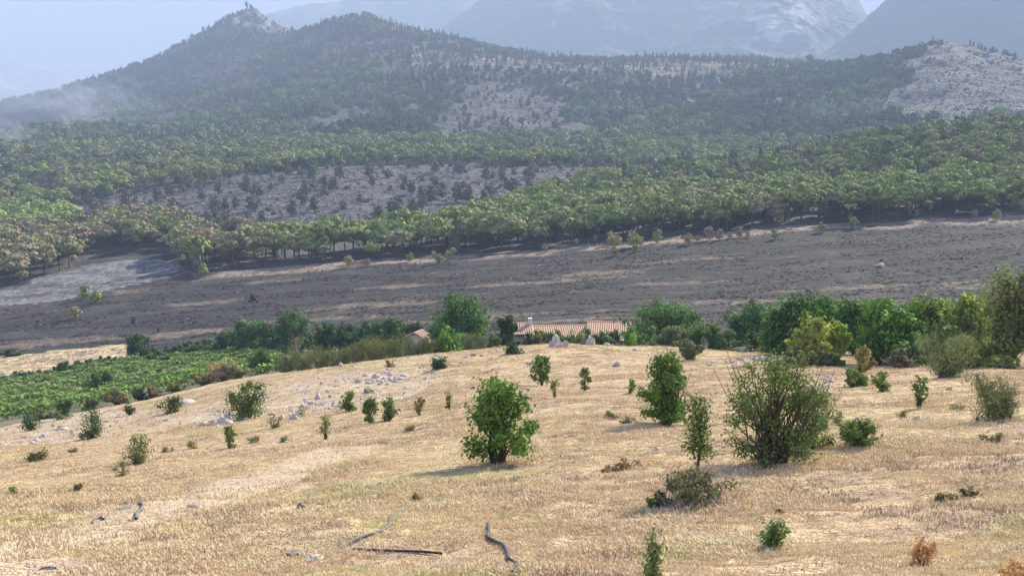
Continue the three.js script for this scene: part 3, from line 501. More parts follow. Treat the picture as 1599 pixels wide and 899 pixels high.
// how much of each tree stands clear of those before it (a coarse look from the path below), so that the ones that show are the individuals
{
  const bins = new Float32Array(220).fill(1e9);
  trees.sort((a, b) => a.d - b.d);
  for (const t of trees) {
    const hgt = SIZE[t.kind] * t.s * (t.kind === 'stone' ? 1.0 : 1.05), topY = proj(t.x, t.y + hgt, t.d)[1], b = clamp(Math.round((t.px + 90) / 8.2), 0, 219);
    t.show = Math.max(0, Math.min(bins[b], t.py) - topY) * SIZE[t.kind] * t.s * F / t.d; bins[b] = Math.min(bins[b], topY);
  }
}
const isScorched = (c) => c[0] > c[1] * 0.92;
const KINDS = {
  stone_pine: { max: 300, pick: (t) => t.kind === 'stone' && !isScorched(t.col) && t.d < 620, set: 'stone', cat: 'pine tree', labels: [[(t) => t.d < 330 && t.px > 400, 'green umbrella pine on the wood edge facing the burned field', 'umbrella pines on the wood edge'], [(t) => t.px <= 430, 'green umbrella pine in the scorched wood behind the pale ash', 'green umbrella pines behind the ash'], [() => true, 'green umbrella pine deep in the wood behind the burned field', 'umbrella pines deep in the wood']] },
  scorched_pine: { max: 240, pick: (t) => t.kind === 'stone' && isScorched(t.col) && t.d < 620, set: 'stone', cat: 'pine tree', labels: [[(t) => t.px <= 430, 'scorched tan umbrella pine in the wood behind the pale ash', 'scorched umbrella pines behind the ash'], [() => true, 'scorched tan umbrella pine among green pines behind the burned field', 'scorched umbrella pines in the green wood']] },
  round_pine: { max: 160, pick: (t) => t.kind === 'round' && t.d < 560, set: 'round', cat: 'pine tree', labels: [[(t) => t.px > 1000, 'bushy rounded pine on the wooded rise beyond the umbrella pines', 'rounded pines on the wooded rise'], [() => true, 'bushy rounded pine standing about the charred valley floor', 'rounded pines on the charred valley floor']] },
  conical_pine: { max: 110, pick: (t) => t.kind === 'cone' && t.d < 560, set: 'cone', cat: 'pine tree', labels: [[() => true, 'young pointed pine standing among the umbrella pines', 'pointed pines in the wood']] },
  burned_tree: { max: 60, pick: (t) => t.kind === 'bare' && t.d < 480, set: 'bare', cat: 'burned tree', labels: [[() => true, 'leafless charred tree by the pale ash ground', 'charred trees by the ash']] },
  charred_shrub: { max: 120, pick: (t) => t.kind === 'shrub' && t.d < 620, set: 'shrub', cat: 'shrub', labels: [[() => true, 'low half burned shrub on the grey charred rise', 'half burned shrubs on the grey rise']] },
};
const tints = new Map();
const tintMat = (c) => { const k = c.map((v) => Math.round(v * 60)).join(); if (!tints.has(k)) tints.set(k, tinted(c.map((v) => Math.max(0.5, Math.round(v * 60)) / 60))); return tints.get(k); };
for (const [name, K] of Object.entries(KINDS)) {
  const list = trees.filter(K.pick).sort((a, b) => b.show - a.show).slice(0, K.max);
  for (const t of list) {
    t.done = true;
    const g = new THREE.Group(), v = K.set === 'shrub' ? null : near[K.set][Math.floor(rnd() * near[K.set].length)];
    if (v) { part(g, 'crown', v.crown, K.set === 'bare' ? barkBurnt : tintMat(t.col)); part(g, 'trunk', v.trunk, K.set === 'bare' ? barkBurnt : bark); }
    else part(g, 'foliage', far.shrub[Math.floor(rnd() * 2)], tintMat(t.col));
    const s = SIZE[t.kind] * t.s; g.scale.set(s * rr(0.9, 1.15), s * rr(0.95, 1.1), s * rr(0.9, 1.15)); g.rotation.y = rnd() * 6.283; g.position.set(t.x, t.y - 0.15, -t.d);
    const [, label, group] = K.labels.find(([f]) => f(t)), c = t.col, tone = name === 'stone_pine' ? (c[0] / c[1] > 0.8 ? 'olive ' : 'bright ') : name === 'scorched_pine' ? (c[0] / c[1] > 1.22 ? 'brownish ' : 'yellowish ') : name === 'round_pine' ? (c[0] > c[1] ? 'scorched ' : c[1] > 0.19 ? 'light green ' : 'dark green ') : '';
    tag(g, tone + label, K.cat, tone + group); top(g, name);
  }
}
{
  const M = new THREE.Matrix4(), Q = new THREE.Quaternion(), V = new THREE.Vector3(), S = new THREE.Vector3(), UPV = new THREE.Vector3(0, 1, 0);
  const bands = [['valley_forest', 'continuous pine wood covering the valley floor below the hill', (t) => t.d < 790], ['hillside_forest', 'hazy mixed wood of green and burned trees covering the hill', (t) => t.d >= 790]];
  const white = new THREE.MeshStandardMaterial({ vertexColors: true, roughness: 0.9, side: THREE.DoubleSide });
  for (const [name, label, f] of bands) {
    const g = new THREE.Group(), rest = trees.filter((t) => !t.done && f(t));
    for (const [kind, geos] of Object.entries(far)) geos.forEach((geo, k) => {
      const list = rest.filter((t, n) => t.kind === kind && n % geos.length === k); if (!list.length) return;
      const im = new THREE.InstancedMesh(geo, kind === 'bare' ? bark : white, list.length); im.name = 'crowns'; im.userData.kind = 'stuff';
      list.forEach((t, n) => { const s = SIZE[kind] * t.s; M.compose(V.set(t.x, t.y - 0.2, -t.d), Q.setFromAxisAngle(UPV, rnd() * 6.283), S.set(s * rr(0.85, 1.15), s * rr(0.8, 1.15), s * rr(0.85, 1.15))); im.setMatrixAt(n, M); im.setColorAt(n, rgb(...vary(t.col, 0.12))); });
      g.add(im);
    });
    const list = rest.filter((t) => t.kind !== 'shrub'), im = new THREE.InstancedMesh(farTrunk, bark, list.length); im.name = 'trunks'; im.userData.kind = 'stuff';
    list.forEach((t, n) => { const s = SIZE[t.kind] * t.s; M.compose(V.set(t.x, t.y - 0.2, -t.d), Q.identity(), S.set(s, s, s)); im.setMatrixAt(n, M); }); g.add(im);
    tag(g, label, 'forest', null, 'stuff'); top(g, name);
  }
  console.log('trees', trees.length);
}
// ---------------------------------------------------------------- young pines left standing in the burned field
{
  const T = [[955, 383, 20, 1], [965, 384, 15, 1], [990, 386, 22, 1], [999, 384, 14, 1], [960, 399, 13, 0], [993, 394, 12, 0], [1026, 380, 20, 0], [1075, 382, 16, 1], [1108, 375, 20, 2], [1124, 375, 16, 2], [1155, 371, 14, 2], [1140, 372, 9, 2], [1211, 374, 15, 0], [1283, 363, 15, 0], [1333, 358, 18, 0], [1329, 342, 9, 1], [1557, 344, 16, 0], [1551, 328, 26, 2], [1586, 326, 24, 1], [1450, 330, 20, 2], [1420, 336, 15, 2], [1432, 338, 10, 2], [1213, 348, 26, 1], [545, 417, 17, 1], [573, 416, 12, 2], [640, 409, 14, 0], [686, 412, 15, 0], [677, 402, 10, 2], [700, 402, 11, 1], [708, 399, 12, 1], [625, 418, 8, 2], [649, 418, 8, 0], [702, 414, 7, 2], [318, 432, 20, 0], [851, 394, 12, 2], [900, 382, 9, 1], [1523, 339, 11, 2], [1513, 326, 8, 1], [1600, 330, 18, 1], [132, 468, 22, 0], [150, 476, 21, 0], [118, 497, 18, 1], [143, 474, 14, 0], [1316, 335, 8, 1], [930, 377, 10, 2], [1168, 371, 9, 1], [1090, 377, 9, 2]];
  const info = [['green young pine standing alone in the burned field', 'green young pines in the burned field', [0.28, 0.31, 0.08]], ['yellowish scorched young pine in the burned field', 'yellowish young pines in the burned field', [0.42, 0.37, 0.14]], ['brown singed young pine in the burned field', 'brown young pines in the burned field', [0.37, 0.29, 0.18]]];
  const shapes = [0, 1, 2].map(() => ({ crown: roundCrown(620, 0.075, 0.22, 0.75, 0.95, false), trunk: pineTrunk(0.45, 4) }));
  T.forEach(([px, py, h, k], n) => {
    const p = hit(px, py, 100, 330); if (!p) return;
    const g = new THREE.Group(), v = shapes[n % 3], s = h * p[2] / F / 0.92;
    part(g, 'crown', v.crown, tintMat(info[k][2])); part(g, 'trunk', v.trunk, bark);
    g.scale.set(s * rr(0.95, 1.1), s, s); g.rotation.y = rnd() * 6.283; g.position.set(p[0], p[1] - 0.05, -p[2]);
    tag(g, info[k][0], 'pine tree', info[k][1]); top(g, 'young_pine');
  });
  const lone = hit(582, 405, 100, 345), g = new THREE.Group(), s = 32 * lone[2] / F;
  part(g, 'crown', near.stone[1].crown, tintMat(GREEN)); part(g, 'trunk', near.stone[1].trunk, bark); g.scale.setScalar(s); g.position.set(lone[0], lone[1] - 0.1, -lone[2]);
  tag(g, 'lone umbrella pine standing out in front of the wood edge', 'pine tree'); top(g, 'stone_pine');
  for (const [px, py, h, label] of [[396, 478, 20, 'small blackened tree alone in the burned field above the dark hedge trees'], [208, 508, 12, 'blackened twiggy bush in the burned field above the stubble strip'], [247, 520, 9, 'charred stub of a bush in the burned field near the vineyard'], [1376, 412, 8, 'charred bush beside a pale rock heap in the burned field']]) {
    const p = hit(px, py, 100, 330), q = new THREE.Group(), k = h * p[2] / F;
    part(q, 'crown', roundCrown(220, 0.07, 0.35, 0.65, 1, false), tintMat([0.07, 0.06, 0.05])); part(q, 'trunk', pineTrunk(0.5, 5), barkBurnt); q.scale.setScalar(k); q.position.set(p[0], p[1] - 0.05, -p[2]);
    tag(q, label, 'burned tree'); top(q, 'burned_bush');
  }
}
// ---------------------------------------------------------------- stones
const limestone = (() => { const n = 256, a = tnoise(n, 8, 1, 1, 20), b = tnoise(n, 32, 1, 1, 21), c = tnoise(n, 90, 1, 1, 22); return grain(n, (i, j) => { const o = j * n + i, v = 0.62 + 0.35 * (0.4 * a[o] + 0.35 * b[o] + 0.25 * c[o]) - (b[o] > 0.72 ? 0.14 : 0); return [v, v * 0.985, v * 0.96]; }); })();
const stoneMat = new THREE.MeshStandardMaterial({ color: rgb(0.86, 0.80, 0.72), map: limestone, roughness: 0.95 });
const stoneGrey = new THREE.MeshStandardMaterial({ color: rgb(0.36, 0.325, 0.29), map: limestone, roughness: 0.95 });
function stoneGeo(k, rough = 0.6) {
  const g = new THREE.IcosahedronGeometry(1, 2), p = g.attributes.position, uv = g.attributes.uv;
  for (let i = 0; i < p.count; i++) {
    const x = p.getX(i), y = p.getY(i), z = p.getZ(i); let r = 1 + rough * fbm(x * 1.3 + k * 7.1 + z, y * 1.3 + z * 1.7 + k, 3) * 1.6 + 0.08 * ridged(x * 3 + k, y * 3 + z * 3, 2);
    r = Math.min(r, 1.2);p.setXYZ(i, x * r, y * r * 0.8, z * r); uv.setXY(i, x + z * 0.6, y + z * 0.4);
  }
  g.computeVertexNormals(); return g;
}
function shardGeo(k) { const g = new THREE.IcosahedronGeometry(1, 1), q = g.attributes.position; for (let i = 0; i < q.count; i++) { const x = q.getX(i), y = q.getY(i), z = q.getZ(i), r = 0.55 + 0.75 * hash(Math.round(x * 50) + k * 999, Math.round(y * 50) * 77 + Math.round(z * 50)); q.setXYZ(i, x * r, y * r * 1.3, z * r); } g.computeVertexNormals(); return g; }
const stones = [0, 1, 2, 3, 4, 5, 6].map((k) => k % 2 ? shardGeo(k) : stoneGeo(k));
function stone(px, py, w, h, label, group, mat = stoneMat, k = null) {
  const p = hit(px, py, 7, 330); if (!p) return;
  const s = p[2] / F, m = new THREE.Mesh(stones[k ?? Math.floor(rnd() * 7)], mat);
  m.scale.set(w * s / 2, h * s * 0.62, w * s / 2 * rr(0.7, 1)); m.rotation.set(rr(-0.2, 0.2), rnd() * 6.283, rr(-0.25, 0.25)); m.position.set(p[0], p[1] + h * s * 0.12, -p[2]);
  tag(m, label, 'rock', group); top(m, 'limestone_rock');
}
const R1 = 'pale jagged limestone rock beside the farmhouse shrubs', GR1 = 'jagged rocks by the farmhouse';
stone(868, 541, 20, 18, R1, GR1, stoneMat, 1); stone(881, 541, 14, 11, R1, GR1, stoneMat, 3); stone(862, 541, 12, 12, R1, GR1, stoneMat, 5); stone(874, 542, 10, 10, R1, GR1, stoneMat, 1); stone(922, 538, 14, 17, R1, GR1, stoneMat, 5); stone(912, 538, 10, 14, R1, GR1, stoneGrey, 3); stone(948, 540, 12, 7, R1, GR1); stone(992, 547, 12, 7, R1, GR1);
stone(965, 570, 13, 10, 'white rock lying alone on the slope below the farmhouse'); stone(575, 762, 15, 7, 'grey flat stone near the fig bush shadow', null, stoneGrey); stone(592, 757, 12, 6, 'small brownish stone touching the tip of the fig bush shadow', null, stoneGrey);
stone(527, 766, 8, 8, 'small white stone in dry grass above the hose'); stone(497, 779, 6, 8, 'white pebble like stone in the grass left of the grey stones');
stone(222, 780, 10, 10, 'single white stone standing by the dirt track'); stone(196, 794, 26, 7, 'dark flat outcrop beside the dirt track', null, stoneGrey); stone(465, 868, 40, 14, 'weathered grey boulder sunk in dry grass by the hose', null, stoneGrey, 2); stone(490, 876, 30, 8, 'low pale stone beside the weathered grey boulder');
stone(470, 792, 14, 8, 'cracked grey stone in dry grass above the weathered boulder', null, stoneGrey); stone(405, 792, 18, 6, 'flat grey stone at the edge of the dirt track', null, stoneGrey); stone(300, 792, 22, 5, 'long flat stone along the upper edge of the dirt track', null, stoneGrey); stone(205, 814, 14, 5, 'small dark stone at the foot of the short bent hose', null, stoneGrey);
stone(290, 632, 30, 15, 'big pale rock rising from a spreading bush on the slope'); stone(682, 573, 14, 12, 'pale rock touching the dark round bush on the crest'); stone(1376, 416, 14, 7, 'pale rock heap in the middle of the burned field'); stone(1368, 416, 9, 5, 'small pale rock at the foot of the heap in the burned field');
for (const [n, poly, label, group, s0, s1, d0] of [
  [24, [[548, 592], [600, 578], [635, 582], [628, 598], [575, 606]], 'pale limestone rock in the scree patch below the crest', 'scree patch rocks', 4, 11],
  [26, [[400, 650], [470, 628], [540, 612], [600, 610], [560, 626], [480, 648], [430, 660]], 'whitish stone in the stony band above the small saplings', 'stony band stones', 4, 11],
  [20, [[20, 690], [70, 662], [140, 648], [180, 655], [120, 676], [40, 700]], 'whitish stone in the stony bank around the dark bushes', 'stony bank stones', 4, 11],
  [16, [[300, 664], [340, 648], [380, 650], [400, 655], [340, 668]], 'grey broken stone at the foot of the round dark bush', 'broken stones by the round bush', 5, 13],
  [16, [[1090, 572], [1120, 556], [1180, 552], [1230, 560], [1180, 574]], 'pale stone in the rubble heap beside the tall bush', 'rubble heap stones', 4, 10],
  [16, [[480, 575], [560, 560], [700, 552], [780, 548], [790, 556], [640, 572]], 'small pale stone on the bare crest', 'crest stones', 3, 7],
  [14, [[1230, 590], [1290, 575], [1330, 585], [1290, 606]], 'small pale stone below the hedge shrubs', 'stones below the hedge shrubs', 3, 7],
]) for (let k = 0, tries = 0; k < n && tries < 500; tries++) {
  const xs = poly.map((q) => q[0]), ys = poly.map((q) => q[1]), x = rr(Math.min(...xs), Math.max(...xs)), y = rr(Math.min(...ys), Math.max(...ys)); if (!inPoly(poly, x, y)) continue;
  const w = rr(s0, s1) * (rnd() < 0.15 ? 1.8 : 1.25); stone(x, y, w, w * rr(0.35, 0.75), label, group, rnd() < 0.12 ? stoneGrey : stoneMat); k++;
}
{ // loose stones too many to count
  const M = new THREE.Matrix4(), Q = new THREE.Quaternion(), E = new THREE.Euler(), V = new THREE.Vector3(), S = new THREE.Vector3();
  const scatter = (name, label, n, make, mat) => { const im = new THREE.InstancedMesh(stones[3], mat, n); let k = 0, tries = 0; while (k < n && tries++ < n * 40) { const q = make(); if (!q) continue; const [x, d, s] = q; M.compose(V.set(x, H(x, d), -d), Q.setFromEuler(E.set(rnd(), rnd() * 6, rnd())), S.set(s * rr(0.7, 1.4), s * rr(0.4, 0.8), s)); im.setMatrixAt(k, M); const t = rr(0.6, 1.15); im.setColorAt(k, rgb(t, t, t)); k++; } im.count = k; tag(im, label, 'rubble', null, 'stuff'); top(im, name); };
  scatter('limestone_rubble', 'small pale stones strewn over the dry slope', 420, () => { const px = rr(0, 1599), py = rr(560, 720), p = hit(px, py, 20, 105); if (!p || !(inPoly(ROCKY_SLOPE, px, py) || rnd() < 0.02)) return null; return [p[0], p[2], rr(0.03, 0.11)]; }, stoneMat);
  scatter('charred_rubble', 'grey stones strewn over the charred rise', 2600, () => { const px = rr(90, 1010), py = rr(250, 390); if (!inPoly(PLAIN_BARE, px, py)) return null; const p = hit(px, py, 330, 640); return p && [p[0], p[2], rr(0.25, 0.9)]; }, new THREE.MeshStandardMaterial({ color: rgb(0.20, 0.19, 0.185), roughness: 0.95 }));
  scatter('knoll_rubble', 'pale rocks strewn over the bare rocky knoll', 600, () => { const px = rr(1360, 1640), py = rr(70, 195); if (!inPoly(HILL_ROCKY, px, py)) return null; const p = hit(px, py, 820, 1300); return p && [p[0], p[2], rr(0.4, 1.7)]; }, new THREE.MeshStandardMaterial({ color: rgb(0.24, 0.22, 0.21), roughness: 0.95 }));
  scatter('field_rubble', 'small pale stones lying on the burned field', 260, () => { const p = hit(rr(0, 1599), rr(340, 540), 120, 330); return p && [p[0], p[2], rr(0.08, 0.3)]; }, new THREE.MeshStandardMaterial({ color: rgb(0.4, 0.37, 0.34), roughness: 0.95 }));
}
// ---------------------------------------------------------------- farmhouse behind the crest
const tileTex = (() => { const n = 512, a = tnoise(n, 16, 1, 1, 30), b = tnoise(n, 64, 1, 1, 31), c = tnoise(n, 6, 1, 1, 32); return grain(n, (i, j) => { const o = j * n + i, v = 0.72 + 0.3 * (0.4 * a[o] + 0.4 * b[o] + 0.2 * c[o]); return [v, v * (0.96 + 0.05 * c[o]), v * (0.92 + 0.1 * a[o])]; }); })();
const tileMats = [[0.68, 0.44, 0.30], [0.70, 0.46, 0.32], [0.66, 0.42, 0.285]].map((c) => new THREE.MeshStandardMaterial({ color: rgb(...c), map: tileTex, roughness: 0.9, side: THREE.DoubleSide }));
const plaster = new THREE.MeshStandardMaterial({ color: rgb(0.62, 0.55, 0.46), roughness: 0.95 }), whitewash = new THREE.MeshStandardMaterial({ color: rgb(0.8, 0.79, 0.76), roughness: 0.9 }), darkGlass = new THREE.MeshPhysicalMaterial({ color: rgb(0.04, 0.045, 0.05), roughness: 0.15 }), woodMat = new THREE.MeshStandardMaterial({ color: rgb(0.20, 0.13, 0.08), roughness: 0.8 });
const boxGeo = (w, h, d, x = 0, y = 0, z = 0) => { const g = new THREE.BoxGeometry(w, h, d); g.translate(x, y, z); return g; };
function gable(parent, w, dep, eave, rise, x, z, turn, n) { // walls, two roof slopes laid in columns of barrel tiles
  const sub = new THREE.Group(); sub.position.set(x, 0, z); sub.rotation.y = turn;
  const add = (name, g, m) => { g.applyMatrix4(new THREE.Matrix4().makeRotationY(turn).setPosition(x, 0, z)); return part(parent, name, g, m); };
  const s = new THREE.Shape(); s.moveTo(-dep / 2, -1); s.lineTo(dep / 2, -1); s.lineTo(dep / 2, eave); s.lineTo(0, eave + rise); s.lineTo(-dep / 2, eave); s.closePath();
  const wg = new THREE.ExtrudeGeometry(s, { depth: w, bevelEnabled: false }); wg.translate(0, 0, -w / 2); wg.rotateY(Math.PI / 2); add('wall', wg, plaster);
  const roof = add('roof', boxGeo(w + 0.5, 0.12, 0.24, 0, eave + rise + 0.16, 0), tileMats[n % 3]);
  const slopeL = Math.hypot(dep / 2 + 0.35, rise * (dep / 2 + 0.35) / (dep / 2)), ang = Math.atan2(rise, dep / 2), cols = Math.round((w + 0.5) / 0.24);
  for (const side of [-1, 1]) for (let k = 0; k < cols; k++) {
    const tg = new THREE.CylinderGeometry(0.115, 0.13, slopeL, 6, 5, true, -Math.PI / 2, Math.PI); // half barrel column of overlapping tiles
    const pa = tg.attributes.position; for (let i = 0; i < pa.count; i++) { const yy = pa.getY(i); pa.setZ(i, pa.getZ(i) + 0.02 * Math.sin(yy * 16)); }
    tg.rotateX(-Math.PI / 2); tg.rotateX(ang); tg.translate((k + 0.5) * 0.24 - (w + 0.5) / 2, eave + rise / 2 + 0.12 - 0.13 * Math.tan(ang), (dep / 4 + 0.12)); if (side < 0) tg.rotateY(Math.PI);
    tg.applyMatrix4(new THREE.Matrix4().makeRotationY(turn).setPosition(x, 0, z)); const m = new THREE.Mesh(tg, tileMats[(k * 7 + n) % 3]); m.name = 'tile_column'; roof.add(m);
  }
  for (const side of [-1, 1]) { const bg = boxGeo(w + 0.4, 0.06, slopeL, 0, 0, 0); bg.rotateX(ang); bg.translate(0, eave + rise / 2 + 0.02, dep / 4 + 0.1); if (side < 0) bg.rotateY(Math.PI); bg.applyMatrix4(new THREE.Matrix4().makeRotationY(turn).setPosition(x, 0, z)); const m = new THREE.Mesh(bg, woodMat); m.name = 'roof_boards'; roof.add(m); }
  for (const wx of [-w / 4, w / 4]) { const wn = add('window', boxGeo(0.8, 1.0, 0.06, wx, eave - 1.2, dep / 2 + 0.03), woodMat); const pg = boxGeo(0.66, 0.86, 0.02, wx, eave - 1.2, dep / 2 + 0.075); pg.applyMatrix4(new THREE.Matrix4().makeRotationY(turn).setPosition(x, 0, z)); const pm = new THREE.Mesh(pg, darkGlass); pm.name = 'pane'; wn.add(pm); }
  const dr = add('door', boxGeo(0.95, 2.0, 0.06, 0, 1.0, dep / 2 + 0.03), woodMat); const hg = boxGeo(0.05, 0.12, 0.05, 0.35, 1.0, dep / 2 + 0.09); hg.applyMatrix4(new THREE.Matrix4().makeRotationY(turn).setPosition(x, 0, z)); const hm = new THREE.Mesh(hg, darkGlass); hm.name = 'handle'; dr.add(hm);
}
{
  const p = at(880, 124), g = new THREE.Group(), roofTop = W(880, 508, 124)[1] - p[1];
  gable(g, 7.6, 6.6, roofTop - 0.95, 0.8, -0.4, 0, 0.06, 0);
  gable(g, 2.2, 4.6, roofTop - 0.55, 0.75, -4.7, 0.3, 0.06, 1);
  gable(g, 4.4, 8.0, roofTop - 0.75, 1.15, 5.0, 0.9, -0.12, 2);
  const cx = W(828, 507, 123)[0] - p[0];
  const ch = part(g, 'chimney', boxGeo(0.36, 1.5, 0.36, cx, roofTop + 0.1, 0.6), whitewash); const cap = new THREE.Mesh(boxGeo(0.46, 0.08, 0.46, cx, roofTop + 0.89, 0.6), whitewash); cap.name = 'chimney_cap'; ch.add(cap);
  g.position.set(p[0], p[1], -p[2]); tag(g, 'low farmhouse with terracotta tiled roofs and a white chimney behind the crest', 'house'); top(g, 'farmhouse');
  const q = at(652, 128), b = new THREE.Group(), top2 = W(652, 518, 128)[1] - q[1];
  gable(b, 1.7, 2.2, top2 - 0.6, 0.5, 0, 0, 1.2, 1); b.position.set(q[0], q[1], -q[2]); tag(b, 'small pale gabled shed half hidden by trees beside the olive hedge', 'shed'); top(b, 'garden_shed');
}
// ---------------------------------------------------------------- vineyard
const LEAFG = [0.075, 0.125, 0.035], LEAFB = [0.11, 0.19, 0.045], LEAFD = [0.045, 0.080, 0.030], LEAFY = [0.22, 0.25, 0.06], BROOM = [0.15, 0.165, 0.075], GREYB = [0.105, 0.125, 0.07], DRY = [0.26, 0.20, 0.12];
{
  const postMat = new THREE.MeshStandardMaterial({ color: rgb(0.33, 0.29, 0.24), roughness: 0.95 });
  for (let r = 0, d = 106; d < 196; d += 4.1, r++) {
    let x0 = null, x1 = null;
    for (let x = -0.5 * d; x < 0; x += 0.7) { const dd = d + x * -0.05, [px] = proj(x, H(x, dd), dd); if (px > 440 || px < -60) continue; if (dd > slopeEdge(px) + 4 && dd < vineFar(px) - 2) { if (x0 === null) x0 = x; x1 = x; } }
    if (x0 === null || x1 - x0 < 4 || r === 10) continue;
    const L = new Leaves(), g = new THREE.Group(), cx = (x0 + x1) / 2, cd = d - cx * 0.05, cy = H(cx, cd), B = new Limbs();
    for (let x = x0; x < x1; x += 0.055) {
      const dd = d - x * 0.05, y = H(x, dd), gap = fbm(x * 0.35 + r * 9, r * 3.3, 2); if (gap < -0.34) continue;
      const hh = 0.68 + 0.35 * vn(x * 0.9, r), v = Math.sqrt(rnd());
      L.add(x - cx + gauss() * 0.1, y - cy + 0.15 + v * hh, -(dd - cd) + gauss() * 0.22, gauss() * 0.7, 0.8 + gauss() * 0.6, 0.4 + gauss() * 0.8, rr(0.3, 0.55), rr(0.28, 0.5), vary(mixc([0.18, 0.27, 0.06], [0.26, 0.37, 0.085], rnd()), 0.3));
      if (v > 0.55) L.add(x - cx + gauss() * 0.2, y - cy + 0.2 + hh * rr(0.85, 1.15), -(dd - cd) + gauss() * 0.35, gauss() * 0.7, 1 + gauss() * 0.5, gauss() * 0.6, rr(0.25, 0.5), rr(0.25, 0.45), vary([0.25, 0.37, 0.085], 0.3));
    }
    part(g, 'foliage', L.geo(), leafMat);
    for (let x = x0 + 0.5; x < x1; x += 1.6) { const dd = d - x * 0.05, y = H(x, dd); B.tube([[x - cx, y - cy - 0.05, -(dd - cd)], [x - cx + 0.05, y - cy + 0.5, -(dd - cd)], [x - cx, y - cy + 1.0, -(dd - cd)]], 0.035, 0.02, 4); }
    part(g, 'stems', B.geo(), bark);
    for (let x = x0; x < x1; x += 6.5) { const dd = d - x * 0.05, y = H(x, dd), pg = new THREE.CylinderGeometry(0.03, 0.035, 1.4, 6); pg.translate(x - cx, y - cy + 0.6, -(dd - cd)); part(g, 'post', pg, postMat); }
    g.position.set(cx, cy, -cd); tag(g, 'row of leafy grape vines tied to short posts', 'vine row', 'vine rows of the vineyard'); top(g, 'vine_row');
  }
}
// ---------------------------------------------------------------- trees and hedges round the vineyard and the farmhouse
const P = (name, label, cat, px, py, o, group) => plant(name, label, cat, px, py, o.depth && px > 1215 && px < 1720 ? { ...o, depth: o.depth * 0.82 } : o, group);
const oak = (o) => ({ form: 'full', heart: true,  col: LEAFG, low: 0.04, stems: 3, spread: 0.12, toneVar: 0.42, trunk: true, r: 0.09, ...o, col: (o.col || LEAFG).map((v) => v * 1.2), leaf: (o.leaf || 0.22) * 1.12, n: Math.round((o.n || 2600) * 1.7), clumps: Math.round((o.clumps || 24) * 1.5), clumpR: o.clumpR || 0.165 });
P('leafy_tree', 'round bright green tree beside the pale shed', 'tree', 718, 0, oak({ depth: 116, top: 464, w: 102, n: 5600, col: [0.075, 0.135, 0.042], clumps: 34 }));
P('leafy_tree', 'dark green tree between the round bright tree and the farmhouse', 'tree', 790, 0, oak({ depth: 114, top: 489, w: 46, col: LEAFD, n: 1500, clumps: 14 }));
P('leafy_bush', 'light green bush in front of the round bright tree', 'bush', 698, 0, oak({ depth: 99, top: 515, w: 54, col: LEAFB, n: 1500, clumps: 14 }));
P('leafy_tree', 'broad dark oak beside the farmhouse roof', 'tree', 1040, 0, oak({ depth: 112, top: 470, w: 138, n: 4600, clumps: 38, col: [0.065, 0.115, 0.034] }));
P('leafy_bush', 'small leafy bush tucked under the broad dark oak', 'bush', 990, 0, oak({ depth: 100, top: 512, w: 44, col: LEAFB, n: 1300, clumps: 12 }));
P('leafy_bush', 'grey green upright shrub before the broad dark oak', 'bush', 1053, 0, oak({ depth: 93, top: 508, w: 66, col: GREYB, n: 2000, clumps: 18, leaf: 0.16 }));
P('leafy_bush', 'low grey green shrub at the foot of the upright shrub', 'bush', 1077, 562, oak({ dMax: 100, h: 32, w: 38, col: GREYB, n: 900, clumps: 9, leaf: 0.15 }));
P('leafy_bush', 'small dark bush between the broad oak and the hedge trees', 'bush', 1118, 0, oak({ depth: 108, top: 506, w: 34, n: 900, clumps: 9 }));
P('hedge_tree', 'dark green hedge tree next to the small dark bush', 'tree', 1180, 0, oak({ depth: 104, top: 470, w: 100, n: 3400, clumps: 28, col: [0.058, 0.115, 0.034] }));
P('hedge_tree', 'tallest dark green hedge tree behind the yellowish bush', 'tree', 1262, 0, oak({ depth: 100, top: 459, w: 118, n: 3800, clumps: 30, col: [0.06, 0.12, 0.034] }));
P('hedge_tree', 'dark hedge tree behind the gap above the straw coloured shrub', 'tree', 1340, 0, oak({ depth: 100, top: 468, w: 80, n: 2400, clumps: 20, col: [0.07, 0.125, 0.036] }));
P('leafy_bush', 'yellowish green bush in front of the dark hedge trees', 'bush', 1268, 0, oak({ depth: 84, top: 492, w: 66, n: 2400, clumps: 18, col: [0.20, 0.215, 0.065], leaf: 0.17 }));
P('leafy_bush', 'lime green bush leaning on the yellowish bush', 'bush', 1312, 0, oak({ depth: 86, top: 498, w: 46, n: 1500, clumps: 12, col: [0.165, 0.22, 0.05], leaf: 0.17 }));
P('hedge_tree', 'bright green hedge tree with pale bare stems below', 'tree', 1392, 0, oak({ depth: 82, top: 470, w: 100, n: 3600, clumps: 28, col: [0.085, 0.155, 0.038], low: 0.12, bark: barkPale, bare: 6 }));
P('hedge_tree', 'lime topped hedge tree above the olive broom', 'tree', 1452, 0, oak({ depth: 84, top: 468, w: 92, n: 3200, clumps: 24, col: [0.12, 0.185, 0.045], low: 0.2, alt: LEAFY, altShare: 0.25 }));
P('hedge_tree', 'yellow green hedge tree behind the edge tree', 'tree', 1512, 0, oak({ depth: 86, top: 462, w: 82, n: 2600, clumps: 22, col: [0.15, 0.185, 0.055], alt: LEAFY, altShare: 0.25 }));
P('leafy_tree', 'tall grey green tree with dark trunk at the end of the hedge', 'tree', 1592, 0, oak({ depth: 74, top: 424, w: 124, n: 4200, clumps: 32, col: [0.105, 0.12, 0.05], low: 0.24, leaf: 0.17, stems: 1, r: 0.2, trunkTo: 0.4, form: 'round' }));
P('hedge_tree', 'dull green tree growing past the end of the hedge', 'tree', 1690, 0, oak({ depth: 80, top: 440, w: 120, n: 2400, clumps: 20, col: [0.09, 0.12, 0.045] }));
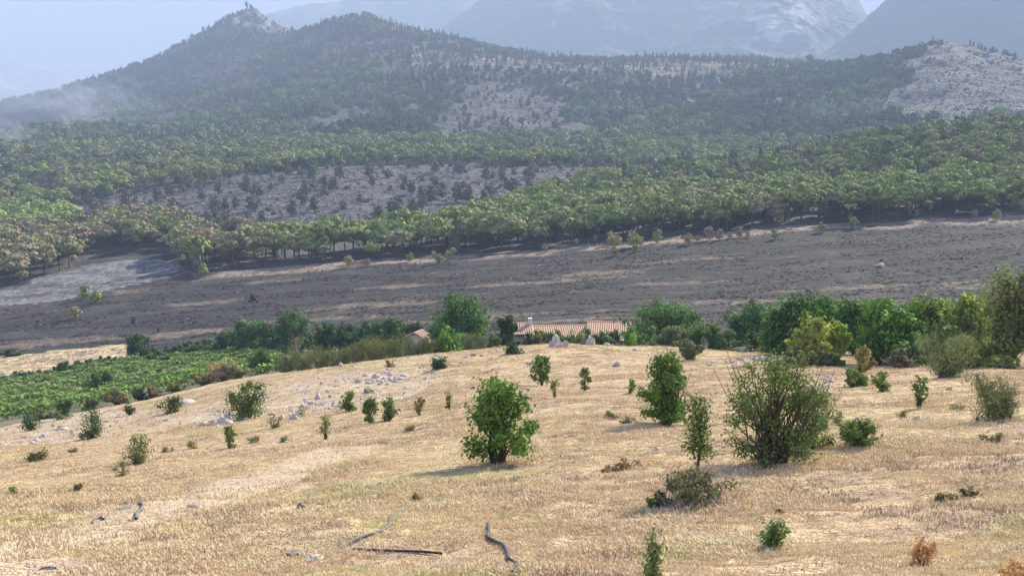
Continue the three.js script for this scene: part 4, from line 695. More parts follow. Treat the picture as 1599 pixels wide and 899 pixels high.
P('leafy_bush', 'low yellow green bush under the tall tree at the hedge end', 'bush', 1556, 0, oak({ depth: 74, top: 530, w: 60, n: 1300, clumps: 12, col: [0.17, 0.19, 0.065], leaf: 0.15 }));
P('broom_bush', 'feathery olive broom in front of the hedge', 'bush', 1478, 588, { dMax: 90, h: 64, w: 100, form: 'broom', leaf: 0.15, n: 5200, clumps: 26, clumpR: 0.24, col: [0.14, 0.165, 0.085], low: 0.25, stems: 5, footSpread: 0.12, r: 0.035, mat: needleMat });
P('leafy_bush', 'straw coloured dry shrub beside the lime green bush', 'bush', 1347, 582, oak({ dMax: 90, h: 42, w: 36, n: 1100, clumps: 10, col: [0.20, 0.165, 0.085], leaf: 0.12 }));
P('leafy_bush', 'small green bush at the foot of the straw coloured shrub', 'bush', 1332, 603, oak({ dMax: 80, h: 30, w: 46, n: 900, clumps: 9, col: [0.11, 0.14, 0.05], leaf: 0.12 }));
P('leafy_bush', 'grey dry shrub in shade under the bright green hedge tree', 'bush', 1412, 0, oak({ depth: 76, top: 548, w: 60, n: 700, clumps: 10, col: [0.12, 0.11, 0.07], leaf: 0.12, bare: 14, bark: barkPale }));
for (const [px, dp, tp, w, c] of [[1165, 90, 538, 60, GREYB], [1215, 88, 530, 70, [0.10, 0.13, 0.045]], [1135, 94, 545, 40, [0.09, 0.10, 0.05]], [1520, 72, 552, 60, [0.15, 0.16, 0.07]], [1580, 68, 556, 50, [0.14, 0.15, 0.065]]]) P('hedge_shrub', 'low hedge shrub growing along the foot of the hedge trees', 'bush', px, 0, oak({ depth: dp, top: tp, w, n: 900, clumps: 10, col: c, leaf: 0.15 }), 'low shrubs at the foot of the hedge');
for (const [px, dp, tp, w, c] of [[1222, 96, 474, 70, [0.06, 0.115, 0.034]], [1300, 104, 470, 70, [0.065, 0.12, 0.036]], [1365, 96, 476, 60, [0.075, 0.135, 0.038]], [1425, 100, 474, 70, [0.09, 0.15, 0.042]], [1480, 98, 468, 76, [0.12, 0.175, 0.045]], [1535, 100, 470, 70, [0.13, 0.165, 0.05]]]) P('hedge_tree', 'green tree filling the second line of the hedge', 'tree', px, 0, oak({ depth: dp * 1.04, top: tp, w, n: 2200, clumps: 20, col: c }), 'second line of hedge trees');
for (const [px, dp, tp, w, c] of [[1252, 80, 545, 60, [0.11, 0.125, 0.05]], [1300, 80, 550, 50, [0.10, 0.125, 0.05]], [1372, 80, 545, 56, [0.06, 0.085, 0.035]], [1425, 78, 540, 56, [0.06, 0.085, 0.035]], [1445, 80, 556, 44, [0.10, 0.11, 0.05]], [1540, 80, 545, 54, [0.09, 0.11, 0.045]], [1185, 92, 520, 70, [0.06, 0.10, 0.036]], [1140, 98, 520, 56, [0.055, 0.095, 0.034]], [1005, 104, 505, 60, [0.065, 0.11, 0.036]], [1085, 104, 505, 60, [0.065, 0.11, 0.036]]]) P('hedge_shrub', 'leafy undergrowth shrub filling the hedge between the trees', 'bush', px, 0, oak({ depth: dp, top: tp, w, n: 1200, clumps: 12, col: c, leaf: 0.16 }), 'undergrowth shrubs in the hedge');
// dark row behind the vines
for (const [px, dp, tp, w, c] of [[352, 172, 520, 50, LEAFD], [384, 168, 500, 64, [0.06, 0.11, 0.04]], [425, 166, 506, 56, LEAFD], [458, 162, 488, 78, [0.065, 0.115, 0.042]], [505, 160, 505, 56, LEAFD], [540, 156, 506, 54, LEAFD], [575, 152, 503, 56, [0.055, 0.10, 0.034]], [610, 148, 500, 54, LEAFD], [640, 142, 502, 44, LEAFD]])
  P('hedge_tree', 'dark green tree in the hedge row behind the vineyard', 'tree', px, 0, oak({ depth: dp, top: tp, w, n: 2000, clumps: 18, col: c, leaf: 0.3, low: 0.03 }), 'dark trees behind the vineyard');
P('bare_bush', 'pale leafless bush in front of the dark hedge row', 'bush', 460, 0, { depth: 150, top: 520, w: 30, n: 60, clumps: 8, leaf: 0.15, col: DRY, bare: 30, bark: barkPale, r: 0.05 });
P('leafy_tree', 'dark rounded tree at the corner of the stubble strip and the vines', 'tree', 208, 0, oak({ depth: 180, top: 524, w: 54, col: LEAFD, n: 2000, clumps: 18, leaf: 0.3, low: 0.03 }));
P('leafy_tree', 'dark rounded tree standing among the vines', 'tree', 148, 0, oak({ depth: 134, top: 582, w: 46, col: LEAFD, n: 1700, clumps: 15, leaf: 0.24, low: 0.03 }));
P('leafy_bush', 'small upright dark bush between the stubble strip and the vines', 'bush', 92, 0, oak({ depth: 168, top: 562, w: 22, col: LEAFD, n: 700, clumps: 8, leaf: 0.26, low: 0.03 }));
P('leafy_bush', 'dark green bush beyond the stubble strip', 'bush', 12, 0, oak({ depth: 200, top: 545, w: 42, col: LEAFD, n: 1000, clumps: 10, leaf: 0.3, low: 0.03 }));
for (const [px, dp, tp, w] of [[8, 165, 585, 56], [45, 166, 582, 46], [75, 168, 577, 40], [112, 170, 568, 38], [135, 173, 564, 38], [155, 176, 559, 38], [250, 172, 545, 44], [285, 174, 538, 44], [315, 174, 533, 40]]) P('hedge_bush', 'clipped looking green hedge bush on the far side of the vineyard', 'bush', px, 0, oak({ depth: dp, top: tp - 2, w: w * 1.5, n: 1300, clumps: 12, col: [0.055, 0.09, 0.033], leaf: 0.26, low: 0.02 }), 'hedge bushes on the far side of the vineyard');
P('leafy_bush', 'bright green bush on the near edge of the vineyard', 'bush', 405, 584, oak({ dMax: 130, h: 38, w: 44, n: 1500, clumps: 12, col: [0.075, 0.13, 0.04] }));
for (const [px, dp, tp, w, c] of [[442, 104, 560, 44, BROOM], [470, 104, 553, 48, BROOM], [500, 103, 548, 44, [0.16, 0.165, 0.075]], [528, 102, 543, 46, BROOM], [556, 101, 541, 42, [0.17, 0.175, 0.08]], [582, 101, 534, 44, BROOM], [612, 100, 530, 46, [0.17, 0.17, 0.075]], [642, 99, 530, 46, BROOM], [668, 98, 536, 30, [0.14, 0.15, 0.06]], [735, 97, 524, 34, BROOM], [748, 96, 534, 30, GREYB]]) P('broom_bush', 'rounded olive broom bush along the crest edge of the vineyard', 'bush', px, 0, { depth: dp, top: tp - 2, w: w * 1.35, form: 'broom', leaf: 0.17, n: 2600, clumps: 16, clumpR: 0.26, col: c.map((v) => v * 1.0), low: 0.05, stems: 4, footSpread: 0.1, r: 0.03, mat: needleMat }, 'olive broom bushes along the crest');
for (const [px, py, h, w, c] of [[172, 628, 18, 40, [0.17, 0.15, 0.075]], [340, 596, 24, 52, DRY], [310, 600, 16, 40, [0.19, 0.165, 0.085]], [265, 612, 16, 34, [0.13, 0.13, 0.06]], [208, 622, 16, 30, LEAFD], [88, 634, 18, 26, LEAFD], [55, 642, 14, 44, [0.10, 0.11, 0.045]], [365, 590, 20, 40, [0.16, 0.15, 0.08]], [230, 618, 14, 30, [0.18, 0.155, 0.085]], [130, 632, 14, 30, [0.09, 0.11, 0.045]]]) P('dry_shrub', 'low mixed shrub along the near edge of the vineyard', 'bush', px, 0, oak({ depth: slopeEdge(px) + 1, hm: h * 106 / F * 1.3, w: w * 1.1, n: 800, clumps: 9, col: c, leaf: 0.15 }), 'low shrubs on the near edge of the vineyard');
for (const [px, dp, tp, w, c] of [[838, 102, 516, 34, [0.12, 0.13, 0.06]], [858, 103, 519, 30, [0.10, 0.12, 0.05]], [893, 102, 514, 40, [0.09, 0.14, 0.04]], [905, 103, 511, 26, [0.22, 0.26, 0.06]], [932, 102, 520, 30, LEAFD], [963, 98, 530, 34, GREYB], [828, 101, 520, 24, LEAFD], [1012, 96, 530, 40, GREYB], [770, 99, 520, 30, GREYB], [846, 104, 513, 30, [0.10, 0.12, 0.05]], [876, 104, 514, 30, [0.12, 0.14, 0.055]], [918, 104, 513, 28, [0.08, 0.12, 0.04]], [945, 103, 516, 32, [0.10, 0.14, 0.05]], [962, 104, 512, 28, LEAFD]]) P('garden_shrub', 'small shrub on the crest in front of the farmhouse', 'bush', px, 0, oak({ depth: dp, top: tp, w, n: 650, clumps: 8, col: c, leaf: 0.15 }), 'small shrubs before the farmhouse');

// ---------------------------------------------------------------- bushes and saplings on the dry slope
P('fig_bush', 'bushy young fig with big leaves and forked bare stems', 'bush', 777, 724, { h: 138, w: 150, leaf: 0.105, n: 3200, clumps: 30, clumpR: 0.135, col: [0.085, 0.155, 0.036], low: 0.2, stems: 5, spread: 0.12, twigs: 2, r: 0.036, footSpread: 0.07, toneVar: 0.2, alt: [0.16, 0.22, 0.06], altShare: 0.2 });
P('sapling', 'thin sprig standing just behind the fig bush top', 'sapling', 766, 632, { h: 58, w: 20, leaf: 0.1, n: 260, clumps: 10, clumpR: 0.2, twigs: 2, col: [0.10, 0.14, 0.05], stems: 1 });
P('thorn_bush', 'largest thorny bush with small dense leaves and stray bare twigs', 'bush', 1205, 724, { form: 'full', lumpy: true, h: 188, w: 200, leaf: 0.062, n: 7600, clumps: 54, clumpR: 0.115, col: [0.10, 0.145, 0.05], low: 0.06, stems: 6, spread: 0.1, twigs: 3, bare: 16, r: 0.04, footSpread: 0.1, toneVar: 0.28, alt: [0.15, 0.18, 0.075], altShare: 0.2 });
P('thorn_bush', 'drooping side bush growing against the largest thorny bush', 'bush', 1262, 702, { h: 110, w: 100, leaf: 0.062, n: 2800, clumps: 22, clumpR: 0.14, col: [0.09, 0.13, 0.05], low: 0.03, stems: 4, spread: 0.1, twigs: 3, bare: 10, r: 0.025, footSpread: 0.1 });
P('small_tree', 'dense upright young tree beside the largest thorny bush', 'tree', 1042, 664, { h: 122, w: 82, leaf: 0.10, n: 4200, clumps: 32, clumpR: 0.16, col: [0.08, 0.135, 0.04], low: 0.1, stems: 3, spread: 0.12, r: 0.04, form: 'round', bare: 5 });
P('leafy_bush', 'spreading skirt of leaves at the foot of the upright young tree', 'bush', 1044, 658, { h: 46, w: 84, leaf: 0.09, n: 1300, clumps: 14, clumpR: 0.22, col: [0.07, 0.115, 0.035], low: 0.1, stems: 3 });
P('sapling_tree', 'slim young tree with a bare dark trunk above a brushy mound', 'tree', 1091, 776, { h: 182, w: 58, leaf: 0.055, n: 1100, clumps: 20, clumpR: 0.3, col: [0.10, 0.14, 0.055], low: 0.42, stems: 1, spread: 0.2, twigs: 4, bare: 0, r: 0.035, trunk: true, form: 'vase', trunkTo: 0.6 });
P('brush_mound', 'brushy mound of grey twigs and green sprigs around the slim trunk', 'bush', 1086, 790, { form: 'round', h: 62, w: 150, leaf: 0.05, n: 2600, clumps: 26, clumpR: 0.2, col: [0.105, 0.12, 0.06], low: 0.0, stems: 9, footSpread: 0.34, twigs: 5, bare: 60, r: 0.013, bark: barkPale, alt: [0.22, 0.17, 0.11], altShare: 0.35 });
P('leafy_bush', 'small dark green sprawl creeping from the brushy mound', 'bush', 1030, 792, { h: 24, w: 52, leaf: 0.05, n: 900, clumps: 12, clumpR: 0.35, col: [0.075, 0.105, 0.04], low: 0.02, stems: 4, footSpread: 0.25, r: 0.01 });
P('leafy_bush', 'small spiky green bush next to the largest thorny bush', 'bush', 1340, 697, { h: 44, w: 76, leaf: 0.065, n: 1700, clumps: 18, clumpR: 0.24, col: [0.095, 0.145, 0.045], low: 0.1, stems: 5, twigs: 3, bare: 8, r: 0.016 });
P('broom_bush', 'spiky olive broom of upright stems on the open dry grass', 'bush', 1553, 657, { h: 66, w: 96, form: 'broom', leaf: 0.075, n: 2600, clumps: 22, clumpR: 0.22, col: [0.12, 0.135, 0.07], low: 0.15, stems: 9, footSpread: 0.28, twigs: 3, bare: 30, r: 0.014, mat: needleMat });
P('sapling', 'thin forked sapling in front of the olive broom', 'sapling', 1436, 638, { h: 58, w: 28, leaf: 0.085, n: 420, clumps: 16, clumpR: 0.2, twigs: 2, col: [0.10, 0.14, 0.05], low: 0.2, stems: 2, r: 0.02 });
P('sapling', 'thin leaning sapling under the bright hedge tree', 'sapling', 1378, 612, { h: 40, w: 34, leaf: 0.11, n: 420, clumps: 14, clumpR: 0.2, twigs: 2, col: [0.11, 0.155, 0.05], low: 0.1, stems: 2, r: 0.02 });
P('sprig_plant', 'tall leafy sprig standing in dry grass below the brushy mound', 'plant', 1019, 940, { h: 142, w: 34, leaf: 0.036, n: 900, clumps: 22, clumpR: 0.5, col: [0.12, 0.15, 0.065], low: 0.02, stems: 1, spread: 0.4, r: 0.01, form: 'cone', alt: [0.26, 0.27, 0.16], altShare: 0.25 });
P('small_plant', 'small green thistle like plant below the largest thorny bush', 'plant', 1207, 857, { h: 50, w: 52, leaf: 0.045, n: 500, clumps: 10, clumpR: 0.26, col: [0.085, 0.13, 0.055], low: 0.05, stems: 3, r: 0.007 });
P('small_tree', 'small round crowned tree below the farmhouse rocks', 'tree', 845, 602, { h: 50, w: 38, leaf: 0.13, n: 1100, clumps: 14, clumpR: 0.22, col: [0.085, 0.14, 0.04], low: 0.25, stems: 1, r: 0.035 });
P('sapling', 'wispy upright sapling beside the small round crowned tree', 'sapling', 913, 610, { h: 42, w: 22, leaf: 0.1, n: 420, clumps: 16, clumpR: 0.2, twigs: 2, col: [0.12, 0.14, 0.06], low: 0.1, stems: 2, r: 0.015 });
P('sapling', 'wispy low sapling just below the small round crowned tree', 'sapling', 866, 622, { h: 32, w: 20, leaf: 0.09, n: 200, clumps: 12, clumpR: 0.2, twigs: 2, col: [0.14, 0.15, 0.07], low: 0.1, stems: 2, r: 0.015 });
P('sapling', 'small sprout between the wispy sapling and the upright young tree', 'sapling', 985, 613, { h: 24, w: 18, leaf: 0.09, n: 260, clumps: 10, clumpR: 0.2, twigs: 2, col: [0.10, 0.14, 0.05], low: 0.1, stems: 2, r: 0.012 });
P('sapling', 'bushy little sapling below the scree patch', 'sapling', 545, 643, { h: 36, w: 28, leaf: 0.11, n: 620, clumps: 16, clumpR: 0.2, twigs: 2, col: [0.09, 0.14, 0.045], low: 0.12, stems: 2, r: 0.018 });
P('sapling', 'darker of two paired saplings below the stony band', 'sapling', 577, 660, { h: 44, w: 26, leaf: 0.1, n: 700, clumps: 19, clumpR: 0.2, twigs: 2, col: [0.085, 0.125, 0.045], low: 0.08, stems: 2, r: 0.018 });
P('sapling', 'greyer of two paired saplings below the stony band', 'sapling', 608, 656, { h: 42, w: 30, leaf: 0.1, n: 620, clumps: 19, clumpR: 0.2, twigs: 2, col: [0.105, 0.13, 0.06], low: 0.15, stems: 2, r: 0.018 });
P('sapling', 'thin half dry sapling near the fig bush', 'sapling', 655, 648, { h: 34, w: 22, leaf: 0.09, n: 300, clumps: 14, clumpR: 0.2, twigs: 2, col: [0.15, 0.145, 0.075], low: 0.1, stems: 2, r: 0.015, bare: 4 });
P('sapling', 'faint dry twig close beside the fig bush', 'sapling', 702, 640, { h: 30, w: 18, leaf: 0.09, n: 170, clumps: 10, clumpR: 0.2, twigs: 2, col: [0.17, 0.155, 0.085], low: 0.1, stems: 2, r: 0.013, bare: 4 });
P('sapling', 'sparse twiggy sapling between the fig bush and the round dark bush', 'sapling', 508, 686, { h: 44, w: 28, leaf: 0.075, n: 260, clumps: 16, clumpR: 0.2, twigs: 2, col: [0.13, 0.14, 0.065], low: 0.1, stems: 3, r: 0.013, bare: 7 });
P('sapling', 'stubby sapling below the round dark bush', 'sapling', 358, 700, { h: 40, w: 24, leaf: 0.075, n: 700, clumps: 18, clumpR: 0.2, twigs: 2, col: [0.10, 0.12, 0.05], low: 0.05, stems: 2, r: 0.016 });
P('sapling', 'scrubby dry growth right of the stubby sapling', 'sapling', 428, 668, { h: 22, w: 34, leaf: 0.08, n: 220, clumps: 14, clumpR: 0.2, twigs: 2, col: [0.17, 0.155, 0.08], low: 0.05, stems: 4, r: 0.012, bare: 8 });
P('leafy_bush', 'round dark bush on the stony slope', 'bush', 387, 654, { h: 62, w: 72, leaf: 0.105, n: 2600, clumps: 24, clumpR: 0.19, col: [0.07, 0.10, 0.038], low: 0.05, stems: 4, spread: 0.12, r: 0.03, bare: 6 });
P('leafy_bush', 'spreading low bush growing over a pale rock', 'bush', 268, 645, { h: 26, w: 56, leaf: 0.11, n: 1100, clumps: 13, clumpR: 0.3, col: [0.075, 0.10, 0.04], low: 0.05, stems: 4, footSpread: 0.2, r: 0.02 });
P('leafy_bush', 'small compact dark bush below the spreading low bush', 'bush', 202, 648, { h: 19, w: 21, leaf: 0.1, n: 560, clumps: 8, clumpR: 0.3, col: LEAFD, low: 0.03, stems: 3, r: 0.015 });
P('leafy_bush', 'blue green bush in the stony bank', 'bush', 143, 684, { h: 46, w: 48, leaf: 0.09, n: 1400, clumps: 15, clumpR: 0.22, col: [0.06, 0.09, 0.045], low: 0.06, stems: 3, r: 0.02 });
P('leafy_bush', 'dark rounded bush at the end of the stony bank', 'bush', 47, 672, { h: 33, w: 36, leaf: 0.1, n: 1100, clumps: 12, clumpR: 0.24, col: LEAFD, low: 0.04, stems: 3, r: 0.02 });
P('leafy_bush', 'flat green bush between the two dark bank bushes', 'bush', 97, 655, { h: 14, w: 30, leaf: 0.1, n: 500, clumps: 8, clumpR: 0.4, col: [0.08, 0.105, 0.045], low: 0.04, stems: 3, r: 0.015 });
P('twiggy_shrub', 'open twiggy shrub with grey green leaves below the stony bank', 'bush', 217, 722, { h: 46, w: 58, leaf: 0.07, n: 850, clumps: 16, clumpR: 0.2, col: [0.105, 0.125, 0.06], low: 0.06, stems: 6, footSpread: 0.15, twigs: 3, bare: 14, r: 0.014 });
P('twiggy_shrub', 'little dry sprig at the foot of the open twiggy shrub', 'bush', 192, 742, { h: 28, w: 28, leaf: 0.06, n: 200, clumps: 7, clumpR: 0.28, col: [0.14, 0.145, 0.07], low: 0.06, stems: 3, r: 0.01, bare: 6 });
P('leafy_bush', 'low creeping bush on the bank above the dirt track', 'bush', 55, 720, { h: 18, w: 50, leaf: 0.075, n: 650, clumps: 10, clumpR: 0.4, col: [0.10, 0.115, 0.05], low: 0.03, stems: 4, footSpread: 0.2, r: 0.012 });
P('small_plant', 'single bright green tuft on the bare bank', 'plant', 19, 772, { h: 14, w: 24, leaf: 0.05, n: 300, clumps: 6, clumpR: 0.4, col: [0.10, 0.16, 0.04], low: 0.02, stems: 3, r: 0.006 });
P('leafy_bush', 'dark round bush on the bare crest', 'bush', 684, 576, { h: 18, w: 34, leaf: 0.13, n: 800, clumps: 10, clumpR: 0.34, col: LEAFD, low: 0.03, stems: 4, r: 0.02, footSpread: 0.2 });
P('leafy_bush', 'dark flat bush on the crest nearest the farmhouse', 'bush', 797, 553, { dMax: 100, h: 20, w: 38, leaf: 0.15, n: 800, clumps: 10, clumpR: 0.34, col: LEAFD, low: 0.03, stems: 4, r: 0.02, footSpread: 0.2 });
P('leafy_bush', 'small rusty bush on the crest', 'bush', 607, 573, { h: 10, w: 18, leaf: 0.11, n: 260, clumps: 6, clumpR: 0.4, col: [0.17, 0.12, 0.07], low: 0.03, stems: 3, r: 0.015 });
P('dry_thistle', 'orange dried thistle clump standing alone in the grass', 'thistle', 1441, 884, { h: 48, w: 62, leaf: 0.05, n: 900, clumps: 14, clumpR: 0.22, col: [0.36, 0.20, 0.11], low: 0.05, stems: 6, footSpread: 0.1, twigs: 3, r: 0.006, bark: barkPale, slim: 0.5, alt: [0.52, 0.38, 0.23], altShare: 0.4 });
P('dry_thistle', 'wide golden dried thistle clump', 'thistle', 1582, 915, { h: 48, w: 76, leaf: 0.05, n: 1000, clumps: 14, clumpR: 0.22, col: [0.38, 0.225, 0.11], low: 0.05, stems: 6, footSpread: 0.1, twigs: 3, r: 0.006, bark: barkPale, slim: 0.5, alt: [0.58, 0.44, 0.25], altShare: 0.4 });
for (const [px, py, h, w, c, bare] of [[1553, 690, 16, 46, [0.12, 0.11, 0.06], 10], [1535, 600, 24, 30, [0.15, 0.16, 0.07], 4], [985, 732, 16, 90, [0.16, 0.115, 0.075], 24], [960, 736, 12, 50, [0.17, 0.12, 0.08], 18], [1520, 774, 14, 60, [0.14, 0.11, 0.07], 22], [1475, 782, 12, 60, [0.14, 0.115, 0.07], 20], [1250, 690, 14, 40, [0.13, 0.12, 0.06], 8], [1290, 640, 18, 34, [0.14, 0.15, 0.07], 4], [1310, 660, 20, 30, [0.13, 0.145, 0.065], 4], [1240, 640, 20, 40, [0.13, 0.14, 0.06], 4], [985, 660, 10, 40, [0.13, 0.12, 0.065], 8], [955, 652, 10, 46, [0.12, 0.12, 0.06], 8], [300, 700, 14, 20, [0.13, 0.12, 0.065], 6], [260, 706, 10, 24, [0.13, 0.12, 0.065], 6], [640, 672, 12, 20, [0.15, 0.13, 0.075], 5], [395, 690, 10, 26, [0.14, 0.13, 0.07], 6], [115, 706, 8, 20, [0.12, 0.11, 0.06], 5], [122, 765, 12, 12, [0.12, 0.10, 0.06], 5], [470, 650, 14, 18, [0.14, 0.14, 0.07], 5], [445, 690, 10, 22, [0.14, 0.13, 0.07], 6], [1495, 640, 12, 40, [0.15, 0.15, 0.075], 6], [1410, 650, 10, 30, [0.14, 0.14, 0.07], 6], [650, 782, 12, 26, [0.16, 0.12, 0.075], 10], [1218, 802, 8, 14, [0.12, 0.09, 0.06], 6]])
  P('dry_scrub', 'low tuft of dry scrub on the straw coloured slope', 'scrub', px, py, { h, w, leaf: 0.055, n: 260, clumps: 8, clumpR: 0.4, col: c, low: 0.03, stems: 5, footSpread: 0.3, r: 0.008, bare, bark: barkPale }, 'low tufts of dry scrub');

// ---------------------------------------------------------------- hoses and fallen branches in the grass
const rubber = new THREE.MeshStandardMaterial({ color: rgb(0.035, 0.035, 0.038), roughness: 0.75 });
const dustyRubber = new THREE.MeshStandardMaterial({ color: rgb(0.13, 0.12, 0.115), roughness: 0.9 });
function hose(name, label, cat, pts, r, lift, mat) {
  const p = pts.map(([px, py]) => { const q = hit(px, py, 7, 60); return new THREE.Vector3(q[0], q[1] + r * lift, -q[2]); }), o = p[0].clone();
  const m = new THREE.Mesh(new THREE.TubeGeometry(new THREE.CatmullRomCurve3(p.map((v) => v.sub(o)), false, 'centripetal'), pts.length * 10, r, 8), mat); m.position.copy(o); tag(m, label, cat); top(m, name);
}
hose('rubber_hose', 'grey curving hose snaking up through the dry grass', 'hose', [[536, 858], [545, 850], [568, 840], [590, 833], [606, 822], [610, 812], [620, 803], [632, 800]], 0.022, 1.2, dustyRubber);
hose('rubber_hose', 'straight black hose half sunk in the dry grass', 'hose', [[552, 860], [580, 861], [620, 863], [660, 864], [690, 867]], 0.019, 1.4, rubber);
hose('rubber_hose', 'thick black twisted hose with a curled end', 'hose', [[762, 820], [763, 834], [762, 842], [772, 848], [785, 854], [792, 866], [795, 876], [806, 884], [808, 892], [800, 898]], 0.026, 1.2, rubber);
hose('rubber_hose', 'faint brown hose arching through the grass above the black hoses', 'hose', [[715, 780], [725, 774], [745, 771], [770, 768], [800, 769], [803, 778]], 0.018, 0.8, new THREE.MeshStandardMaterial({ color: rgb(0.16, 0.12, 0.085), roughness: 0.9 }));
hose('rubber_hose', 'short bent dark hose beside the single white stone', 'hose', [[212, 812], [213, 802], [220, 796], [222, 789], [216, 787]], 0.028, 0.9, dustyRubber);
hose('rubber_hose', 'small hooked dark hose by the dirt track', 'hose', [[144, 818], [148, 812], [156, 809], [161, 812]], 0.022, 0.9, dustyRubber);
hose('fallen_branch', 'thin bare fallen branch at the lower edge of the dirt track', 'branch', [[44, 902], [52, 895], [62, 889], [74, 887], [86, 888]], 0.013, 1.2, barkPale);
hose('fallen_branch', 'grey fallen branch in the grass below the straight black hose', 'branch', [[640, 905], [655, 896], [668, 890], [684, 880]], 0.014, 1.2, barkPale);
// ---------------------------------------------------------------- dry grass
{
  const tuft = (blades, tall, spread) => { const p = [], idx = []; for (let k = 0; k < blades; k++) { const a = rnd() * 6.283, r = spread * Math.sqrt(rnd()), x = Math.cos(a) * r, z = Math.sin(a) * r, h = tall * rr(0.4, 1.1), la = rnd() * 6.283, l = h * rr(0.2, 1.8), w = rr(0.003, 0.008), o = p.length / 3, cx = Math.cos(la), sx = Math.sin(la); p.push(x - sx * w, -0.02, z + cx * w, x + sx * w, -0.02, z - cx * w, x + cx * l * 0.4 - sx * w * 0.7, h * 0.65, z + sx * l * 0.4 + cx * w * 0.7, x + cx * l * 0.4 + sx * w * 0.7, h * 0.65, z + sx * l * 0.4 - cx * w * 0.7, x + cx * l, h, z + sx * l); idx.push(o, o + 1, o + 2, o + 1, o + 3, o + 2, o + 2, o + 3, o + 4); } const g = new THREE.BufferGeometry(); g.setAttribute('position', new THREE.Float32BufferAttribute(p, 3)); g.setIndex(idx); return g; };
  const kinds = [tuft(20, 0.036, 0.14), tuft(20, 0.048, 0.16), tuft(18, 0.026, 0.17), tuft(9, 0.13, 0.10)], lists = kinds.map(() => []);
  for (let n = 0; n < 245000; n++) {
    const d = 6 * Math.pow(96 / 6, Math.pow(rnd(), 0.72)), side = 0.52 + Math.min(0.6, 3.5 / d), t = rr(-side, side), x = t * d, y = H(x, d), [px, py] = proj(x, y, d); if (zone(x, d, px, py) !== 0) continue;
    const cover = fbm(x * 0.7 + 31, d * 0.7, 3), p = pathNear(x, d); if (p + 0.7 * cover < 0.9 && rnd() < 0.85) continue; if (cover < -0.08 && rnd() < 0.85) continue; if (d > 36 && rnd() < 0.65 && inPoly(ROCKY_SLOPE, px, py)) continue;
    const k = fbm(x * 0.9 + 70, d * 0.9, 2) > 0.2 && rnd() < 0.10 ? 3 : Math.floor(rnd() * 3);
    let c = groundColor(0, x, d, px, py).map((v, q) => v * [1.12, 1.14, 1.16][q]); c = mixc(c, [0.76, 0.62, 0.38], Math.pow(rnd(), 2) * 0.8); if (rnd() < 0.1) c = mixc(c, [0.26, 0.175, 0.105], rr(0.3, 0.8));
    lists[k].push([x, y, d, vary(c, 0.12), (0.75 + 0.5 * rnd()) * (1 + d * 0.006) * (0.5 + 0.75 * sst(-0.35, 0.4, fbm(x * 0.45 + 3, d * 0.45, 3)))]);
  }
  const g = new THREE.Group(), M = new THREE.Matrix4(), Q = new THREE.Quaternion(), V = new THREE.Vector3(), S = new THREE.Vector3(), UPV = new THREE.Vector3(0, 1, 0), straw = new THREE.MeshStandardMaterial({ roughness: 0.9, side: THREE.DoubleSide });
  lists.forEach((l, k) => { const im = new THREE.InstancedMesh(kinds[k], straw, l.length); im.name = 'tufts'; im.userData.kind = 'stuff'; l.forEach(([x, y, d, c, s], n) => { M.compose(V.set(x, y, -d), Q.setFromAxisAngle(UPV, rnd() * 6.283), S.set(s, s, s)); im.setMatrixAt(n, M); im.setColorAt(n, rgb(...c)); }); g.add(im); });
  tag(g, 'short dry straw coloured grass covering the slope', 'grass', null, 'stuff'); top(g, 'dry_grass');
}

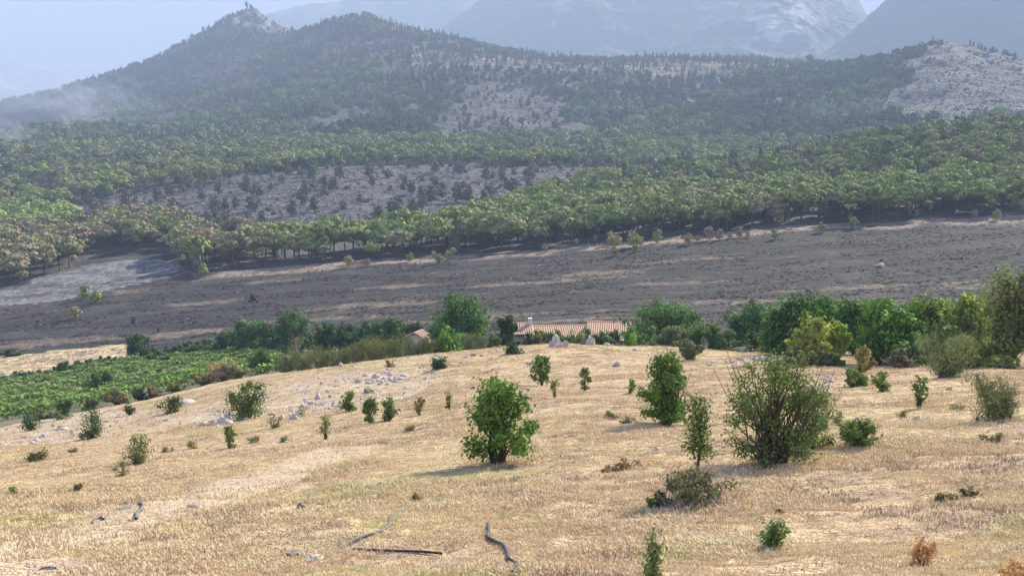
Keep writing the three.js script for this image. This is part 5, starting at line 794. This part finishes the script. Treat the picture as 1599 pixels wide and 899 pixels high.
// ---------------------------------------------------------------- smoke still rising from the wood at the foot of the hill
{
  const puff = () => { const g = new THREE.IcosahedronGeometry(1, 4), q = g.attributes.position, k = rnd() * 50; for (let i = 0; i < q.count; i++) { const x = q.getX(i), y = q.getY(i), z = q.getZ(i), r = 1 + 0.5 * fbm(x * 1.6 + k + z, y * 1.6 + z * 1.2 + k, 4); q.setXYZ(i, x * r, y * r, z * r); } g.computeVertexNormals(); return g; };
  const smokeMat = new THREE.MeshStandardMaterial({ color: rgb(0.75, 0.78, 0.82), roughness: 1, transparent: true, opacity: 0.055, depthWrite: false, side: THREE.DoubleSide });
  const plume = (px, py, d, label, list) => { const o = W(px, py, d), g = new THREE.Group(); list.forEach(([dx, dy, r, e]) => { const m = part(g, 'puff', puff(), smokeMat); m.position.set(dx * d / F, dy * d / F, rr(-8, 8)); m.scale.set(r * d / F, r * e * d / F, r * d / F); m.rotation.y = rnd() * 6; }); g.position.set(o[0], o[1], -d); tag(g, label, 'smoke', null, 'stuff'); top(g, 'smoke'); };
  plume(104, 195, 900, 'thin white smoke plume rising in front of the hill foot', [[0, 0, 5, 1], [1, 6, 6, 1.1], [3, 12, 8, 1], [-3, 8, 8, 0.9], [8, 20, 11, 1], [-6, 18, 10, 1], [18, 30, 14, 1], [8, 34, 15, 0.9], [28, 40, 16, 1], [36, 48, 14, 0.8], [20, 44, 17, 0.8], [-14, 14, 10, 0.8], [5, 5, 4, 1]]);
  const veilMat = new THREE.MeshStandardMaterial({ color: rgb(0.72, 0.75, 0.80), roughness: 1, transparent: true, opacity: 0.03, depthWrite: false, side: THREE.DoubleSide });
  { const d = 1250, o = W(60, 185, d), g = new THREE.Group(); for (let k = 0; k < 16; k++) { const m = part(g, 'puff', puff(), veilMat), r = rr(45, 95) * d / F; m.position.set(rr(-150, 130) * d / F, rr(-45, 22) * d / F, rr(-120, 120)); m.scale.set(r * 1.6, r * 0.75, r * 1.6); m.rotation.y = rnd() * 6; } g.position.set(o[0], o[1], -d); tag(g, 'broad thin veil of drifting smoke before the foot of the hill', 'smoke', null, 'stuff'); top(g, 'smoke'); }
  plume(18, 222, 820, 'low drifting smoke over the trees at the foot of the hill', [[0, 0, 14, 0.7], [-14, 4, 18, 0.6], [12, 6, 14, 0.6], [-4, 14, 20, 0.7], [20, 14, 16, 0.5], [-24, 18, 22, 0.7], [2, 24, 20, 0.6]]);
}

// ---------------------------------------------------------------- burnt stalks and ash-grey stubble on the burned field
{
  const blade = (() => { const q = [], idx = []; for (let k = 0; k < 12; k++) { const a = rnd() * 6.283, r = 0.35 * Math.sqrt(rnd()), x = Math.cos(a) * r, z = Math.sin(a) * r, h = rr(0.08, 0.3), l = h * rr(0.2, 1.2), la = rnd() * 6.283, w = rr(0.02, 0.05), o = q.length / 3; q.push(x - w, -0.03, z, x + w, -0.03, z + w, x + Math.cos(la) * l, h, z + Math.sin(la) * l); idx.push(o, o + 1, o + 2); } const g = new THREE.BufferGeometry(); g.setAttribute('position', new THREE.Float32BufferAttribute(q, 3)); g.setIndex(idx); return g; })();
  const list = [];
  for (let n = 0; n < 60000; n++) {
    const t = rr(-0.5, 0.5), d = rr(150, 305), x = t * d; if (rnd() > d / 305) continue; const y = H(x, d), [px, py] = proj(x, y, d); if (zone(x, d, px, py) !== 2 || fbm(x * 0.12, d * 0.3, 3) < -0.02 * (1 + rnd())) continue;
    const c = groundColor(2, x, d, px, py), k = rnd(); list.push([x, y, d, k < 0.15 ? [0.012, 0.010, 0.009] : k < 0.5 ? mixc(c, [0.22, 0.165, 0.115], rr(0.2, 0.6)) : c.map((v) => v * rr(0.8, 1.5)), rr(0.4, 1.15)]);
  }
  const im = new THREE.InstancedMesh(blade, new THREE.MeshStandardMaterial({ roughness: 1, side: THREE.DoubleSide }), list.length), M = new THREE.Matrix4(), Q = new THREE.Quaternion(), UPV = new THREE.Vector3(0, 1, 0);
  list.forEach(([x, y, d, c, s], n) => { M.compose(new THREE.Vector3(x, y, -d), Q.setFromAxisAngle(UPV, rnd() * 6.283), new THREE.Vector3(s, s, s)); im.setMatrixAt(n, M); im.setColorAt(n, rgb(...c)); });
  tag(im, 'burnt stalks and grey stubble over the burned field', 'stubble', null, 'stuff'); top(im, 'burnt_stubble');
}
renderer.render(scene, camera);
